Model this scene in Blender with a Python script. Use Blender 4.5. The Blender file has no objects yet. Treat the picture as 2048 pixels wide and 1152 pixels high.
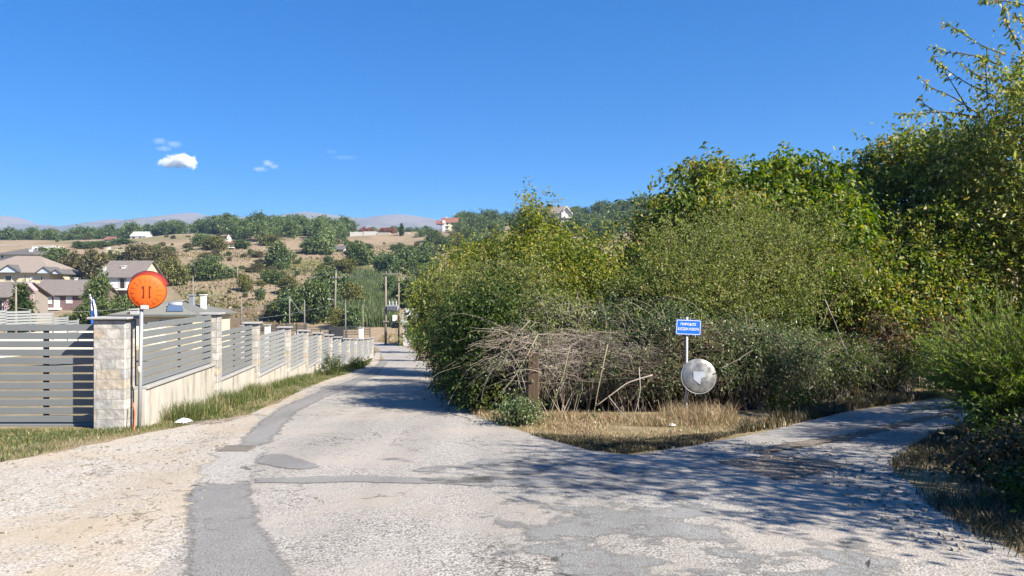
import bpy, math, random
import numpy as np
from mathutils import Vector

# ------------------------------------------------------------------ camera, world, sun, exposure
SC = bpy.context.scene
CAMZ, FPX = 1.6, 1500.0                       # eye height, focal length in pixels of the 2048 px wide photograph
cam_d = bpy.data.cameras.new("camera"); cam = bpy.data.objects.new("camera", cam_d)
SC.collection.objects.link(cam)
cam.location = (0, 0, CAMZ); cam.rotation_euler = (math.radians(90), 0, 0)
cam_d.sensor_width = 36; cam_d.lens = FPX / 2048 * 36; cam_d.clip_start = 0.05; cam_d.clip_end = 30000
SC.camera = cam

SUN_AZ, SUN_EL = math.radians(33), math.radians(38.5)      # azimuth: from +X towards -Y (behind the camera)
SUNV = Vector((math.cos(SUN_AZ) * math.cos(SUN_EL), -math.sin(SUN_AZ) * math.cos(SUN_EL), math.sin(SUN_EL)))
sun_d = bpy.data.lights.new("sun", 'SUN'); sun_d.energy = 5.0; sun_d.angle = math.radians(0.55); sun_d.color = (1.0, 0.915, 0.79)
sun = bpy.data.objects.new("sun", sun_d); SC.collection.objects.link(sun)
sun.rotation_euler = SUNV.to_track_quat('Z', 'Y').to_euler(); sun.location = (30, -20, 40)
W = bpy.data.worlds.new("World"); SC.world = W; W.use_nodes = True
wn = W.node_tree; wn.nodes.clear()
sky = wn.nodes.new("ShaderNodeTexSky"); sky.sky_type = 'NISHITA'; sky.sun_disc = False
sky.sun_elevation = SUN_EL; sky.sun_rotation = math.radians(90) + SUN_AZ
sky.altitude = 2500; sky.air_density = 1.0; sky.dust_density = 0.0; sky.ozone_density = 10
bg = wn.nodes.new("ShaderNodeBackground"); bg.inputs[1].default_value = 0.083
wo = wn.nodes.new("ShaderNodeOutputWorld")
sh_ = wn.nodes.new("ShaderNodeSeparateColor"); sh_.mode = 'HSV'; ch_ = wn.nodes.new("ShaderNodeCombineColor"); ch_.mode = 'HSV'
pw_ = wn.nodes.new("ShaderNodeMath"); pw_.operation = 'POWER'; pw_.inputs[1].default_value = 0.60                # a clear deep sky, evener from zenith to horizon
mk_ = wn.nodes.new("ShaderNodeMath"); mk_.operation = 'MULTIPLY'; mk_.inputs[1].default_value = 1.42
ms_ = wn.nodes.new("ShaderNodeMath"); ms_.operation = 'MULTIPLY'; ms_.inputs[1].default_value = 1.18
for a_, b_ in ((sky.outputs[0], sh_.inputs[0]), (sh_.outputs[0], ch_.inputs[0]), (sh_.outputs[1], ms_.inputs[0]), (ms_.outputs[0], ch_.inputs[1]),
               (sh_.outputs[2], pw_.inputs[0]), (pw_.outputs[0], mk_.inputs[0]), (mk_.outputs[0], ch_.inputs[2]), (ch_.outputs[0], bg.inputs[0])): wn.links.new(a_, b_)
wn.links.new(bg.outputs[0], wo.inputs[0])
SC.view_settings.view_transform = 'Standard'; SC.view_settings.look = 'None'
SC.view_settings.exposure = 1.42; SC.view_settings.gamma = 1
SC.render.engine = 'CYCLES'
cy = SC.cycles
cy.use_denoising = True; cy.max_bounces = 8; cy.diffuse_bounces = 3; cy.glossy_bounces = 2
cy.transmission_bounces = 4; cy.transparent_max_bounces = 6; cy.volume_bounces = 5
cy.caustics_reflective = False; cy.caustics_refractive = False
cy.use_adaptive_sampling = True; cy.adaptive_threshold = 0.015

# ------------------------------------------------------------------ scene helpers
COL = SC.collection
def props(o, label=None, cat=None, group=None, kind=None):
    if label: o['label'] = label
    if cat: o['category'] = cat
    if group: o['group'] = group
    if kind: o['kind'] = kind
    return o
def thing(name, label, cat, loc, group=None):
    o = bpy.data.objects.new(name, None); COL.objects.link(o)
    o.empty_display_size = 0.3; o.location = loc
    return props(o, label, cat, group)
def kids(o): return [c for c in list(bpy.data.objects) if c.parent == o]
KIDS = {}
def copy_tree(o, parent=None, table=None):
    c = o.copy(); COL.objects.link(c)
    if parent is not None: c.parent = parent; KIDS.setdefault(parent.name, []).append(c)
    for ch in KIDS.get(o.name, []): copy_tree(ch, c)
    return c

def nrm(a):
    return a / np.maximum(np.linalg.norm(a, axis=-1, keepdims=True), 1e-9)

class MB:
    """collects world-space faces; build() links them as one mesh object"""
    def __init__(s): s.v = []; s.f = []; s.m = []; s.n = 0
    def add(s, verts, faces, m=0):
        verts = np.asarray(verts, float).reshape(-1, 3)
        s.v.append(verts); s.f += [tuple(i + s.n for i in f) for f in faces]; s.m += [m] * len(faces); s.n += len(verts); return s
    def box(s, c, size, ax=None, m=0, bev=0.0):
        x, y, z = [k / 2 for k in size]
        A = np.eye(3) if ax is None else np.asarray(ax, float)     # rows: local axes
        if bev <= 0:
            p = np.array([(i, j, k) for k in (-z, z) for j in (-y, y) for i in (-x, x)])
            s.add(np.asarray(c) + p @ A, [(0, 2, 3, 1), (4, 5, 7, 6), (0, 1, 5, 4), (2, 6, 7, 3), (0, 4, 6, 2), (1, 3, 7, 5)], m)
        else:
            b = min(bev, x * .9, y * .9, z * .9); pts = []
            for k in (-1, 1):
                for j in (-1, 1):
                    for i in (-1, 1):
                        pts += [(i * x, j * (y - b), k * (z - b)), (i * (x - b), j * y, k * (z - b)), (i * (x - b), j * (y - b), k * z)]
            def I(i, j, k, a): return ((k * 2 + j) * 2 + i) * 3 + a
            F = []
            for a in range(3):
                for sgn in (0, 1):
                    o = [t for t in range(3) if t != a]; q = []
                    for (p1, p2) in ((0, 0), (1, 0), (1, 1), (0, 1)):
                        c3 = [0, 0, 0]; c3[a] = sgn; c3[o[0]] = p1; c3[o[1]] = p2; q.append(I(*c3, a))
                    F.append(tuple(q))
            for a in range(3):
                o = [t for t in range(3) if t != a]
                for p1 in (0, 1):
                    for p2 in (0, 1):
                        e = []
                        for sgn in (0, 1):
                            c3 = [0, 0, 0]; c3[a] = sgn; c3[o[0]] = p1; c3[o[1]] = p2
                            e.append((I(*c3, o[0]), I(*c3, o[1])))
                        F.append((e[0][0], e[0][1], e[1][1], e[1][0]))
            for k in (0, 1):
                for j in (0, 1):
                    for i in (0, 1): F.append(tuple(I(i, j, k, a) for a in range(3)))
            s.add(np.asarray(c) + np.array(pts) @ A, F, m)
        return s
    def tube(s, pts, r, n=6, m=0, cap=True):
        pts = np.asarray(pts, float); k = len(pts)
        r = np.broadcast_to(np.asarray(r, float), (k,))
        t = np.gradient(pts, axis=0); t = nrm(t)
        ref = np.array((0, 0, 1.0)) if abs(t[0][2]) < .9 else np.array((1.0, 0, 0))
        a = nrm(np.cross(t, ref)); b = np.cross(t, a)
        ang = np.arange(n) * 2 * math.pi / n
        V = pts[:, None] + r[:, None, None] * (np.cos(ang)[None, :, None] * a[:, None] + np.sin(ang)[None, :, None] * b[:, None])
        F = [(i * n + j, i * n + (j + 1) % n, (i + 1) * n + (j + 1) % n, (i + 1) * n + j) for i in range(k - 1) for j in range(n)]
        if cap: F += [tuple(range(n))[::-1], tuple((k - 1) * n + j for j in range(n))]
        return s.add(V, F, m)
    def lathe(s, c, prof, n=32, ax=(0, 0, 1), m=0):
        """prof: (radius, height along ax)"""
        ax = nrm(np.asarray(ax, float)); ref = np.array((0, 0, 1.0)) if abs(ax[2]) < .9 else np.array((1.0, 0, 0))
        a = nrm(np.cross(ref, ax)); b = np.cross(ax, a)
        V = []
        for (r, hgt) in prof:
            for j in range(n):
                t = 2 * math.pi * j / n
                V.append(np.asarray(c) + ax * hgt + r * (math.cos(t) * a + math.sin(t) * b))
        F = [(i * n + j, i * n + (j + 1) % n, (i + 1) * n + (j + 1) % n, (i + 1) * n + j) for i in range(len(prof) - 1) for j in range(n)]
        return s.add(V, F, m)
    def prism(s, poly, ext, m=0):
        """poly: world points in one plane, extruded by vector ext"""
        p = np.asarray(poly, float); n = len(p)
        F = [tuple(range(n))[::-1], tuple(range(n, 2 * n))] + [(i, (i + 1) % n, n + (i + 1) % n, n + i) for i in range(n)]
        return s.add(np.vstack([p, p + np.asarray(ext, float)]), F, m)
    def build(s, name, mats, parent=None, smooth=False):
        org = np.array(parent_world(parent)) if parent is not None else (np.vstack(s.v).mean(0) * [1, 1, 0] + [0, 0, np.vstack(s.v)[:, 2].min()])
        me = bpy.data.meshes.new(name)
        me.from_pydata((np.vstack(s.v) - org).tolist(), [], s.f)
        return _link(me, name, mats, parent, org, s.m, smooth)
def parent_world(p):
    v = Vector((0, 0, 0))
    while p is not None: v += p.location; p = p.parent
    return v
def _link(me, name, mats, parent, org, mi=None, smooth=False):
    mats = mats if isinstance(mats, (list, tuple)) else [mats]
    for x in mats: me.materials.append(x)
    if mi is not None and len(mats) > 1: me.polygons.foreach_set('material_index', mi)
    if smooth: me.polygons.foreach_set('use_smooth', [True] * len(me.polygons))
    me.update()
    o = bpy.data.objects.new(name, me); COL.objects.link(o)
    if parent is not None: o.parent = parent; KIDS.setdefault(parent.name, []).append(o)
    else: o.location = org
    return o
def fast_mesh(name, V, T, mats, parent=None, org=None, mi=None, smooth=False):
    """V (n,3) world, T (m,3) triangles"""
    if org is None: org = np.array(parent_world(parent)) if parent is not None else np.array([V[:, 0].mean(), V[:, 1].mean(), V[:, 2].min()])
    me = bpy.data.meshes.new(name); V = (V - org).astype(np.float32); T = T.astype(np.int32)
    me.vertices.add(len(V)); me.vertices.foreach_set('co', V.ravel())
    me.loops.add(T.size); me.loops.foreach_set('vertex_index', T.ravel())
    me.polygons.add(len(T)); me.polygons.foreach_set('loop_start', np.arange(0, T.size, 3, dtype=np.int32))
    me.polygons.foreach_set('loop_total', np.full(len(T), 3, dtype=np.int32))
    me.update(calc_edges=True)
    return _link(me, name, mats, parent, org, mi, smooth)

# ------------------------------------------------------------------ the lie of the land
def sstep(a, b, x):
    t = np.clip((x - a) / (b - a), 0, 1); return t * t * (3 - 2 * t)
def H(X, Y):
    X = np.asarray(X, float); Y = np.asarray(Y, float)
    z = np.interp(Y, [-60, 12, 25, 35, 46, 60, 105, 4200], [3.6, -.72, -1.53, -2.33, -3.10, -3.95, -6.3, -6.3])
    u = X / np.maximum(Y, 20)
    sh = 12 * sstep(-.30, -.55, u)
    hill = np.interp(Y + sh, [113, 140, 170, 200, 300, 400, 450, 620, 1000, 1600, 4200], [0, 3.2, 5.6, 8.6, 23.6, 37.6, 40.3, 40, 26, 6, 0])
    mult = np.interp(u, [-1.2, -.68, -.45, -.1, .0, .2, .5, .8], [.80, .84, .93, 1.0, 1.05, 1.26, 1.36, 1.4])
    k = sstep(150, 420, Y)
    z = z + hill * (1 + (mult - 1) * k)
    far = sstep(118, 190, Y)
    z = z + far * (0.9 * np.sin(X * .045 + Y * .021) + .55 * np.sin(X * .11 - Y * .06 + 1) + .35 * np.sin(Y * .19 + X * .03)) * (1 - sstep(600, 1200, Y))
    left = sstep(0, 7, (-8.5 - .15 * np.maximum(Y, 0)) - X) * sstep(13, 20, Y) * (1 - far)
    return z - 0.35 * left
def P(x, y, Y):                                 # the point seen at photo pixel (x, y), Y metres ahead
    return np.array([(x - 1024) / FPX * Y, Y, CAMZ + (576 - y) / FPX * Y])
_ts = np.geomspace(2.5, 2500, 900)
def G(x, y):                                    # where the ray through a photo pixel meets the ground
    a, b = (x - 1024) / FPX, (576 - y) / FPX
    d = CAMZ + b * _ts - H(a * _ts, _ts)
    i = np.argmax(d < 0) if (d < 0).any() else len(_ts) - 1
    lo, hi = _ts[max(i - 1, 0)], _ts[i]
    for _ in range(24):
        mid = (lo + hi) / 2
        if CAMZ + b * mid - H(a * mid, mid) < 0: hi = mid
        else: lo = mid
    return np.array([a * hi, hi, float(H(a * hi, hi))])
def on_ground(X, Y): return np.array([X, Y, float(H(X, Y))])

# ------------------------------------------------------------------ materials
def M(name, col, rough=.7, spec=.3, var=None, scale=4, detail=6, bump=0, bscale=None, metal=0, coord='Object', stretch=None, mid=.5, width=.25):
    k_ = .85; col = tuple(c * k_ for c in col)
    if var is not None: var = [tuple(c * k_ for c in v) for v in (var if isinstance(var, list) else [var])]
    m = bpy.data.materials.new(name); m.use_nodes = True
    nt = m.node_tree; b = nt.nodes["Principled BSDF"]
    b.inputs['Base Color'].default_value = (*col, 1); b.inputs['Roughness'].default_value = rough
    b.inputs['Specular IOR Level'].default_value = spec; b.inputs['Metallic'].default_value = metal
    if var is not None or bump:
        tc = nt.nodes.new("ShaderNodeTexCoord"); src = tc.outputs[coord if coord != 'World' else 'Object']
        if coord == 'World': src = nt.nodes.new("ShaderNodeNewGeometry").outputs['Position']
        if stretch:
            mp = nt.nodes.new("ShaderNodeMapping"); mp.inputs['Scale'].default_value = stretch
            nt.links.new(src, mp.inputs[0]); src = mp.outputs[0]
        n = nt.nodes.new("ShaderNodeTexNoise"); n.inputs['Scale'].default_value = scale; n.inputs['Detail'].default_value = detail
        n.inputs['Roughness'].default_value = .65; nt.links.new(src, n.inputs['Vector'])
        if var is not None:
            r = nt.nodes.new("ShaderNodeValToRGB"); nt.links.new(n.outputs['Fac'], r.inputs[0])
            cols = [col] + (var if isinstance(var, list) else [var]); k = len(cols) - 1
            r.color_ramp.elements[0].position = mid - width; r.color_ramp.elements[0].color = (*cols[0], 1)
            r.color_ramp.elements[1].position = mid + width; r.color_ramp.elements[1].color = (*cols[-1], 1)
            for i in range(1, k):
                e = r.color_ramp.elements.new(mid - width + 2 * width * i / k); e.color = (*cols[i], 1)
            nt.links.new(r.outputs[0], b.inputs['Base Color'])
        if bump:
            n2 = n
            if bscale:
                n2 = nt.nodes.new("ShaderNodeTexNoise"); n2.inputs['Scale'].default_value = bscale; n2.inputs['Detail'].default_value = 5
                nt.links.new(src, n2.inputs['Vector'])
            bp = nt.nodes.new("ShaderNodeBump"); bp.inputs['Strength'].default_value = bump; bp.inputs['Distance'].default_value = .02
            nt.links.new(n2.outputs['Fac'], bp.inputs['Height']); nt.links.new(bp.outputs[0], b.inputs['Normal'])
    return m
def LEAF(name, stops, transl=.45, rough=.45, spec=.35, nscale=.7, namp=.5):
    """every leaf takes a colour of its own; patches of the crown lean towards one end of the range"""
    m = bpy.data.materials.new(name); m.use_nodes = True
    nt = m.node_tree; b = nt.nodes["Principled BSDF"]; out = nt.nodes["Material Output"]
    g = nt.nodes.new("ShaderNodeNewGeometry"); tc = nt.nodes.new("ShaderNodeTexCoord")
    n = nt.nodes.new("ShaderNodeTexNoise"); n.inputs['Scale'].default_value = nscale; n.inputs['Detail'].default_value = 2
    nt.links.new(tc.outputs['Object'], n.inputs['Vector'])
    a = nt.nodes.new("ShaderNodeMath"); a.operation = 'SUBTRACT'; a.inputs[1].default_value = .5; nt.links.new(n.outputs['Fac'], a.inputs[0])
    s = nt.nodes.new("ShaderNodeMath"); s.operation = 'MULTIPLY_ADD'; s.inputs[1].default_value = namp * 2.2
    nt.links.new(a.outputs[0], s.inputs[0]); nt.links.new(g.outputs['Random Per Island'], s.inputs[2])
    r = nt.nodes.new("ShaderNodeValToRGB"); nt.links.new(s.outputs[0], r.inputs[0])
    r.color_ramp.elements[0].position = stops[0][0]; r.color_ramp.elements[0].color = (*stops[0][1], 1)
    r.color_ramp.elements[1].position = stops[-1][0]; r.color_ramp.elements[1].color = (*stops[-1][1], 1)
    for p_, c_ in stops[1:-1]:
        e = r.color_ramp.elements.new(p_); e.color = (*c_, 1)
    nt.links.new(r.outputs[0], b.inputs['Base Color']); b.inputs['Roughness'].default_value = rough; b.inputs['Specular IOR Level'].default_value = spec
    t = nt.nodes.new("ShaderNodeBsdfTranslucent"); mx = nt.nodes.new("ShaderNodeMixShader"); mx.inputs[0].default_value = transl
    hs = nt.nodes.new("ShaderNodeHueSaturation"); hs.inputs['Saturation'].default_value = 1.15; hs.inputs['Value'].default_value = 1.25
    nt.links.new(r.outputs[0], hs.inputs['Color']); nt.links.new(hs.outputs[0], t.inputs[0])
    nt.links.new(b.outputs[0], mx.inputs[1]); nt.links.new(t.outputs[0], mx.inputs[2]); nt.links.new(mx.outputs[0], out.inputs[0])
    return m

DKG, MDG, LTG, YEL, BRN = (.022, .045, .012), (.055, .085, .02), (.115, .145, .03), (.24, .22, .045), (.16, .085, .035)
LM = dict(
    walnut=LEAF("walnut_leaf", [(0, (.045, .08, .016)), (.35, (.095, .145, .026)), (.7, (.19, .24, .042)), (.88, (.32, .31, .065)), (1, (.28, .195, .05))]),
    green=LEAF("fresh_green_leaf", [(0, (0.043, 0.091, 0.014)), (.5, (0.109, 0.175, 0.024)), (.85, (0.217, 0.266, 0.036)), (1, (0.348, 0.308, 0.048))]),
    yellow=LEAF("yellowing_leaf", [(0, (.06, .095, .016)), (.35, (.12, .17, .026)), (.75, (.26, .27, .045)), (.93, (.36, .33, .065)), (1, (.30, .2, .045))]),
    olive=LEAF("fine_olive_leaf", [(0, (.07, .10, .025)), (.4, (.145, .185, .045)), (.8, (.235, .265, .07)), (1, (.28, .24, .09))]),
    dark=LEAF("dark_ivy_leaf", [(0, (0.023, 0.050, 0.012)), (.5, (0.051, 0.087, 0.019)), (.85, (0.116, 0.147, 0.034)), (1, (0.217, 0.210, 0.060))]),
    bramble=LEAF("grey_green_bramble_leaf", [(0, (0.051, 0.084, 0.034)), (.5, (0.116, 0.161, 0.066)), (.9, (0.217, 0.259, 0.120)), (1, (0.246, 0.182, 0.084))], rough=.38, spec=.5),
    tamarisk=LEAF("feathery_tamarisk_spray", [(0, (0.066, 0.127, 0.020)), (.5, (0.143, 0.224, 0.034)), (.9, (0.264, 0.333, 0.050)), (1, (0.330, 0.345, 0.080))], transl=.4, namp=.3),
    cherry=LEAF("pale_olive_cherry_leaf", [(0, (0.072, 0.116, 0.024)), (.4, (0.180, 0.232, 0.050)), (.8, (0.360, 0.378, 0.105)), (1, (0.432, 0.342, 0.110))]),
    rust=LEAF("dry_rust_leaf", [(0, (0.077, 0.033, 0.017)), (.5, (0.176, 0.077, 0.033)), (1, (0.242, 0.143, 0.066))]),
    pine=LEAF("pine_needle_clump", [(0, (0.051, 0.087, 0.032)), (.5, (0.096, 0.147, 0.049)), (1, (0.173, 0.217, 0.070))], transl=.2, nscale=.15),
    pine_pale=LEAF("pale_pine_needle_clump", [(0, (0.070, 0.112, 0.039)), (.5, (0.133, 0.189, 0.062)), (1, (0.217, 0.252, 0.086))], transl=.2, nscale=.15),
    bush=LEAF("hill_bush_leaf", [(0, (0.045, 0.077, 0.024)), (.5, (0.094, 0.135, 0.041)), (1, (0.188, 0.213, 0.066))], transl=.25, nscale=.25),
    bush_yellow=LEAF("hill_bush_yellowing_leaf", [(0, (0.066, 0.077, 0.022)), (.5, (0.132, 0.138, 0.033)), (1, (0.231, 0.204, 0.055))], transl=.2, nscale=.25),
    bush_brown=LEAF("hill_tree_brownish_leaf", [(0, (0.066, 0.061, 0.024)), (.5, (0.116, 0.110, 0.044)), (1, (0.176, 0.143, 0.061))], transl=.2, nscale=.25),
    red=LEAF("dying_reddish_needle", [(0, (.17, .065, .04)), (.5, (.27, .11, .07)), (1, (.32, .17, .10))], transl=.1, nscale=.2),
    reed=LEAF("reed_blade", [(0, (0.050, 0.083, 0.031)), (.5, (0.094, 0.132, 0.050)), (1, (0.165, 0.182, 0.072))], transl=.3),
    grass=LEAF("verge_grass_blade", [(0, (.045, .075, .018)), (.5, (.095, .125, .034)), (.8, (.17, .165, .065)), (1, (.26, .21, .12))], transl=.25, nscale=1.2, namp=.7),
    dry=LEAF("dry_grass_blade", [(0, (0.150, 0.112, 0.062)), (.45, (0.300, 0.219, 0.125)), (.75, (0.450, 0.338, 0.206)), (1, (0.138, 0.156, 0.050))], transl=.2, nscale=1.2, namp=.6),
    weeds=LEAF("rough_weed_blade", [(0, (0.035, 0.036, 0.014)), (.5, (0.078, 0.068, 0.033)), (1, (0.156, 0.120, 0.066))], transl=.2, nscale=1.2),
    scrub=LEAF("dry_scrub_clump", [(0, (0.110, 0.094, 0.044)), (.5, (0.176, 0.143, 0.072)), (1, (0.121, 0.127, 0.044))], transl=.15, nscale=.05, namp=.8),
)
BARK = M("grey_brown_bark", (.10, .075, .055), .9, .1, var=(.19, .15, .115), scale=6, bump=.6, stretch=(1, 1, .25))
TWIG = M("dead_bramble_stem", (.15, .12, .10), .8, .2, var=[(.28, .24, .205), (.46, .405, .35)], scale=1.6)
CANE = M("arching_green_cane", (.16, .15, .09), .7, .2, var=(.3, .24, .17), scale=2)
# ------------------------------------------------------------------ foliage
def leaf_geo(Pt, D, L, Wd, rng, fold=.22, droop=.15):
    n = len(Pt); D = nrm(D)
    side = nrm(np.cross(D, nrm(rng.normal(size=(n, 3)) * .8 + [.25, -.15, .85])))
    nor = np.cross(side, D)
    L = L[:, None]; Wd = Wd[:, None]
    mid = Pt + D * L * .45
    V = np.empty((n, 4, 3))
    V[:, 0] = Pt; V[:, 1] = mid + side * Wd / 2 + nor * Wd * fold
    V[:, 2] = Pt + D * L - [0, 0, 1] * L * droop; V[:, 3] = mid - side * Wd / 2 + nor * Wd * fold
    i = np.arange(n)[:, None] * 4
    T = np.stack([np.hstack([i, i + 1, i + 2]), np.hstack([i, i + 2, i + 3])], 1).reshape(-1, 3)
    return V.reshape(-1, 3), T
def ribbon_tubes(paths, r0, r1):
    """paths (n,k,3): n tapering three-sided stems"""
    n, k, _ = paths.shape
    t = nrm(np.gradient(paths, axis=1)); ref = np.array((.37, .21, .9))
    a = nrm(np.cross(t, ref)); b = np.cross(t, a)
    rr = (np.asarray(r0).reshape(-1, 1) + (np.asarray(r1).reshape(-1, 1) - np.asarray(r0).reshape(-1, 1)) * np.linspace(0, 1, k)[None])
    rr = np.broadcast_to(rr, (n, k))
    V = np.empty((n, k, 3, 3))
    for j in range(3):
        an = j * 2 * math.pi / 3
        V[:, :, j] = paths + rr[:, :, None] * (math.cos(an) * a + math.sin(an) * b)
    idx = np.arange(n * k * 3).reshape(n, k, 3); T = []
    for j in range(3):
        p, q = idx[:, :-1, j], idx[:, :-1, (j + 1) % 3]; p2, q2 = idx[:, 1:, j], idx[:, 1:, (j + 1) % 3]
        T += [np.stack([p, q, q2], -1).reshape(-1, 3), np.stack([p, q2, p2], -1).reshape(-1, 3)]
    return V.reshape(-1, 3), np.vstack(T)
def merge(parts):
    V, T, o = [], [], 0
    for v, t in parts: V.append(v); T.append(t + o); o += len(v)
    return np.vstack(V), np.vstack(T)
def crown_points(base, lobes, clumps, rng, inner=.5, zmin=.1):
    """clump centres through the outer volume of the lobes, with the outward direction"""
    w = np.array([l[6] if len(l) > 6 else l[3] * l[5] for l in lobes], float); w /= w.sum()
    k = rng.choice(len(lobes), clumps, p=w); A = np.array([l[:6] for l in lobes], float)[k]
    d = nrm(rng.normal(size=(clumps, 3)))
    rad = inner + (1 - inner) * rng.random(clumps) ** .55
    a0, a1, a2 = d[:, 0] * 3.1 + k * 2.3, d[:, 1] * 3.7 + k * 1.7, d[:, 2] * 3.3 + k
    lump = np.sin(a0) * np.sin(a1 + 1) + .7 * np.sin(2.1 * a2 + a0) * np.sin(1.9 * a1 - a2) + .5 * np.sin(4.2 * a0 + 3 * a2)
    C = A[:, :3] + d * A[:, 3:6] * (rad * (1 + .30 * lump))[:, None]             # lumps and hollows, no smooth ball
    C[:, 2] = np.where(C[:, 2] < zmin, zmin + rng.random(clumps) * .4, C[:, 2])
    return C + base, nrm(d * [1, 1, 1] / A[:, 3:6] * A[:, 3:6].mean())
def foliage(C, O, rng, shoots, lps, L, Wd, spread, slen, up, droop, outw=.7, rand=.8):
    n = len(C) * shoots
    S = np.repeat(C, shoots, 0) + rng.normal(size=(n, 3)) * spread * np.array([1, 1, .8]) * np.repeat(.45 + rng.random(len(C)), shoots)[:, None]
    D = nrm(np.repeat(O, shoots, 0) * outw + [0, 0, up] + rng.normal(size=(n, 3)) * rand)
    ln = slen * (.5 + rng.random(n)) * np.where(rng.random(n) < .12, 1.8, 1.0)   # some shoots stick out
    t = (np.arange(lps) + .5) / lps
    pos = S[:, None] + D[:, None] * (ln[:, None] * t[None])[..., None] - np.array([0, 0, 1]) * (droop * ln[:, None] * t[None] ** 2)[..., None]
    m = n * lps
    ld = np.repeat(D, lps, 0) * .5 + rng.normal(size=(m, 3)) * .75 - np.array([0, 0, droop])
    sz = .6 + .7 * rng.random(m)
    return leaf_geo(pos.reshape(-1, 3) + rng.normal(size=(m, 3)) * L * .25, ld, L * sz, Wd * sz, rng), (S, D, ln, droop)
def limb_set(base, tips, rng, r0, rt=.008, trunk_to=None, trunk_r=.09, sag=.1):
    """a tapered trunk from base to trunk_to, and limbs curving from it out to tips"""
    parts = []
    if trunk_to is not None:
        k = 9; t = np.linspace(0, 1, k)[:, None]
        p = base + (trunk_to - base) * t + np.sin(t * 5 + rng.random() * 6) * [.04, .05, 0] * np.linalg.norm(trunk_to - base) * t
        mb = MB(); mb.tube(p, np.linspace(trunk_r, trunk_r * .45, k), 8)
        V = np.vstack(mb.v); T = np.array([t3 for f in mb.f for t3 in ([(f[0], f[i], f[i + 1]) for i in range(1, len(f) - 1)])])
        parts.append((V, T)); stem = p
    n = len(tips); k = 8; t = np.linspace(0, 1, k)
    if trunk_to is not None: st = stem[np.clip((rng.random(n) * 5 + 3).astype(int), 0, 8)]
    else: st = base + rng.normal(size=(n, 3)) * [.22, .22, 0]
    paths = st[:, None] + (tips - st)[:, None] * t[None, :, None]
    d = np.linalg.norm(tips - st, axis=1)
    paths += (np.sin(t * math.pi)[None, :, None] * rng.normal(size=(n, 1, 3)) * .09 * d[:, None, None])
    paths[:, :, 2] += np.sin(t * math.pi)[None] * sag * d[:, None]
    paths[:, 1:-1] += rng.normal(size=(n, k - 2, 3)) * .02 * d[:, None, None]
    parts.append(ribbon_tubes(paths, np.full(n, r0), np.full(n, rt)))
    return parts
def plant(name, label, cat, base, lobes, mat, seed, L=.09, Wd=.045, clumps=200, shoots=5, lps=10, spread=.22, slen=.4, up=.35, droop=.25,
          inner=.5, trunk=None, limbs=36, limb_r=.022, zmin=.1, group=None, extra=None, wood=None, names=('stems', 'foliage'), twigs=0, outw=.7, rand=.8):
    """one tree or bush: an Empty at its foot with its wood and its leaves as parts"""
    rng = np.random.default_rng(seed); base = np.asarray(base, float)
    root = thing(name, label, cat, base, group)
    C, O = crown_points(base, lobes, clumps, rng, inner, zmin)
    (V, T), (S, D, ln, dr) = foliage(C, O, rng, shoots, lps, L, Wd, spread, slen, up, droop, outw, rand)
    parts = [(V, T)]
    if extra: parts += extra(rng)
    V, T = merge(parts)
    tips = C[rng.choice(len(C), min(limbs, len(C)), replace=False)]
    lp = limb_set(base - [0, 0, .05], tips, rng, limb_r, trunk_to=(base + trunk[0]) if trunk else None, trunk_r=trunk[1] if trunk else 0)
    if twigs:
        q = rng.choice(len(S), min(twigs, len(S)), replace=False); t = np.linspace(0, 1, 4)
        s0 = S[q] - D[q] * .25
        pth = s0[:, None] + D[q][:, None] * ((ln[q] + .25)[:, None] * t[None])[..., None]
        pth[:, :, 2] -= (dr * ln[q][:, None] * t[None] ** 2)
        lp.append(ribbon_tubes(pth, np.full(len(q), .006), np.full(len(q), .002)))
    Vw, Tw = merge(lp)
    fast_mesh(names[0], Vw, Tw, wood or BARK, root); fast_mesh(names[1], V, T, mat, root)
    return root
def blades(pts, rng, h, w, lean=.35, mat=None, seg=True):
    """grass: each blade a bent pair of triangles"""
    n = len(pts); a = rng.random(n) * 2 * math.pi
    sd = np.stack([np.cos(a), np.sin(a), np.zeros(n)], 1); b = rng.random(n) * 2 * math.pi
    ld = np.stack([np.cos(b), np.sin(b), np.zeros(n)], 1) * (lean * (.3 + rng.random(n)))[:, None]
    hh = (h * (.45 + .9 * rng.random(n)))[:, None]; ww = (w * (.6 + .8 * rng.random(n)))[:, None]
    V = np.empty((n, 5, 3)); z = np.array([0, 0, 1.0])
    V[:, 0] = pts - sd * ww / 2; V[:, 1] = pts + sd * ww / 2
    m_ = pts + z * hh * .6 + ld * hh * .45
    V[:, 2] = m_ + sd * ww * .4; V[:, 3] = m_ - sd * ww * .4; V[:, 4] = pts + z * hh * .95 + ld * hh * 1.2
    i = np.arange(n)[:, None] * 5
    T = np.stack([np.hstack([i, i + 1, i + 2]), np.hstack([i, i + 2, i + 3]), np.hstack([i + 3, i + 2, i + 4])], 1).reshape(-1, 3)
    return V.reshape(-1, 3), T
def in_poly(x, y, poly):
    inside = np.zeros(len(x), bool); j = len(poly) - 1
    for i in range(len(poly)):
        xi, yi = poly[i]; xj, yj = poly[j]
        inside ^= ((yi > y) != (yj > y)) & (x < (xj - xi) * (y - yi) / (yj - yi + 1e-12) + xi); j = i
    return inside
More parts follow.
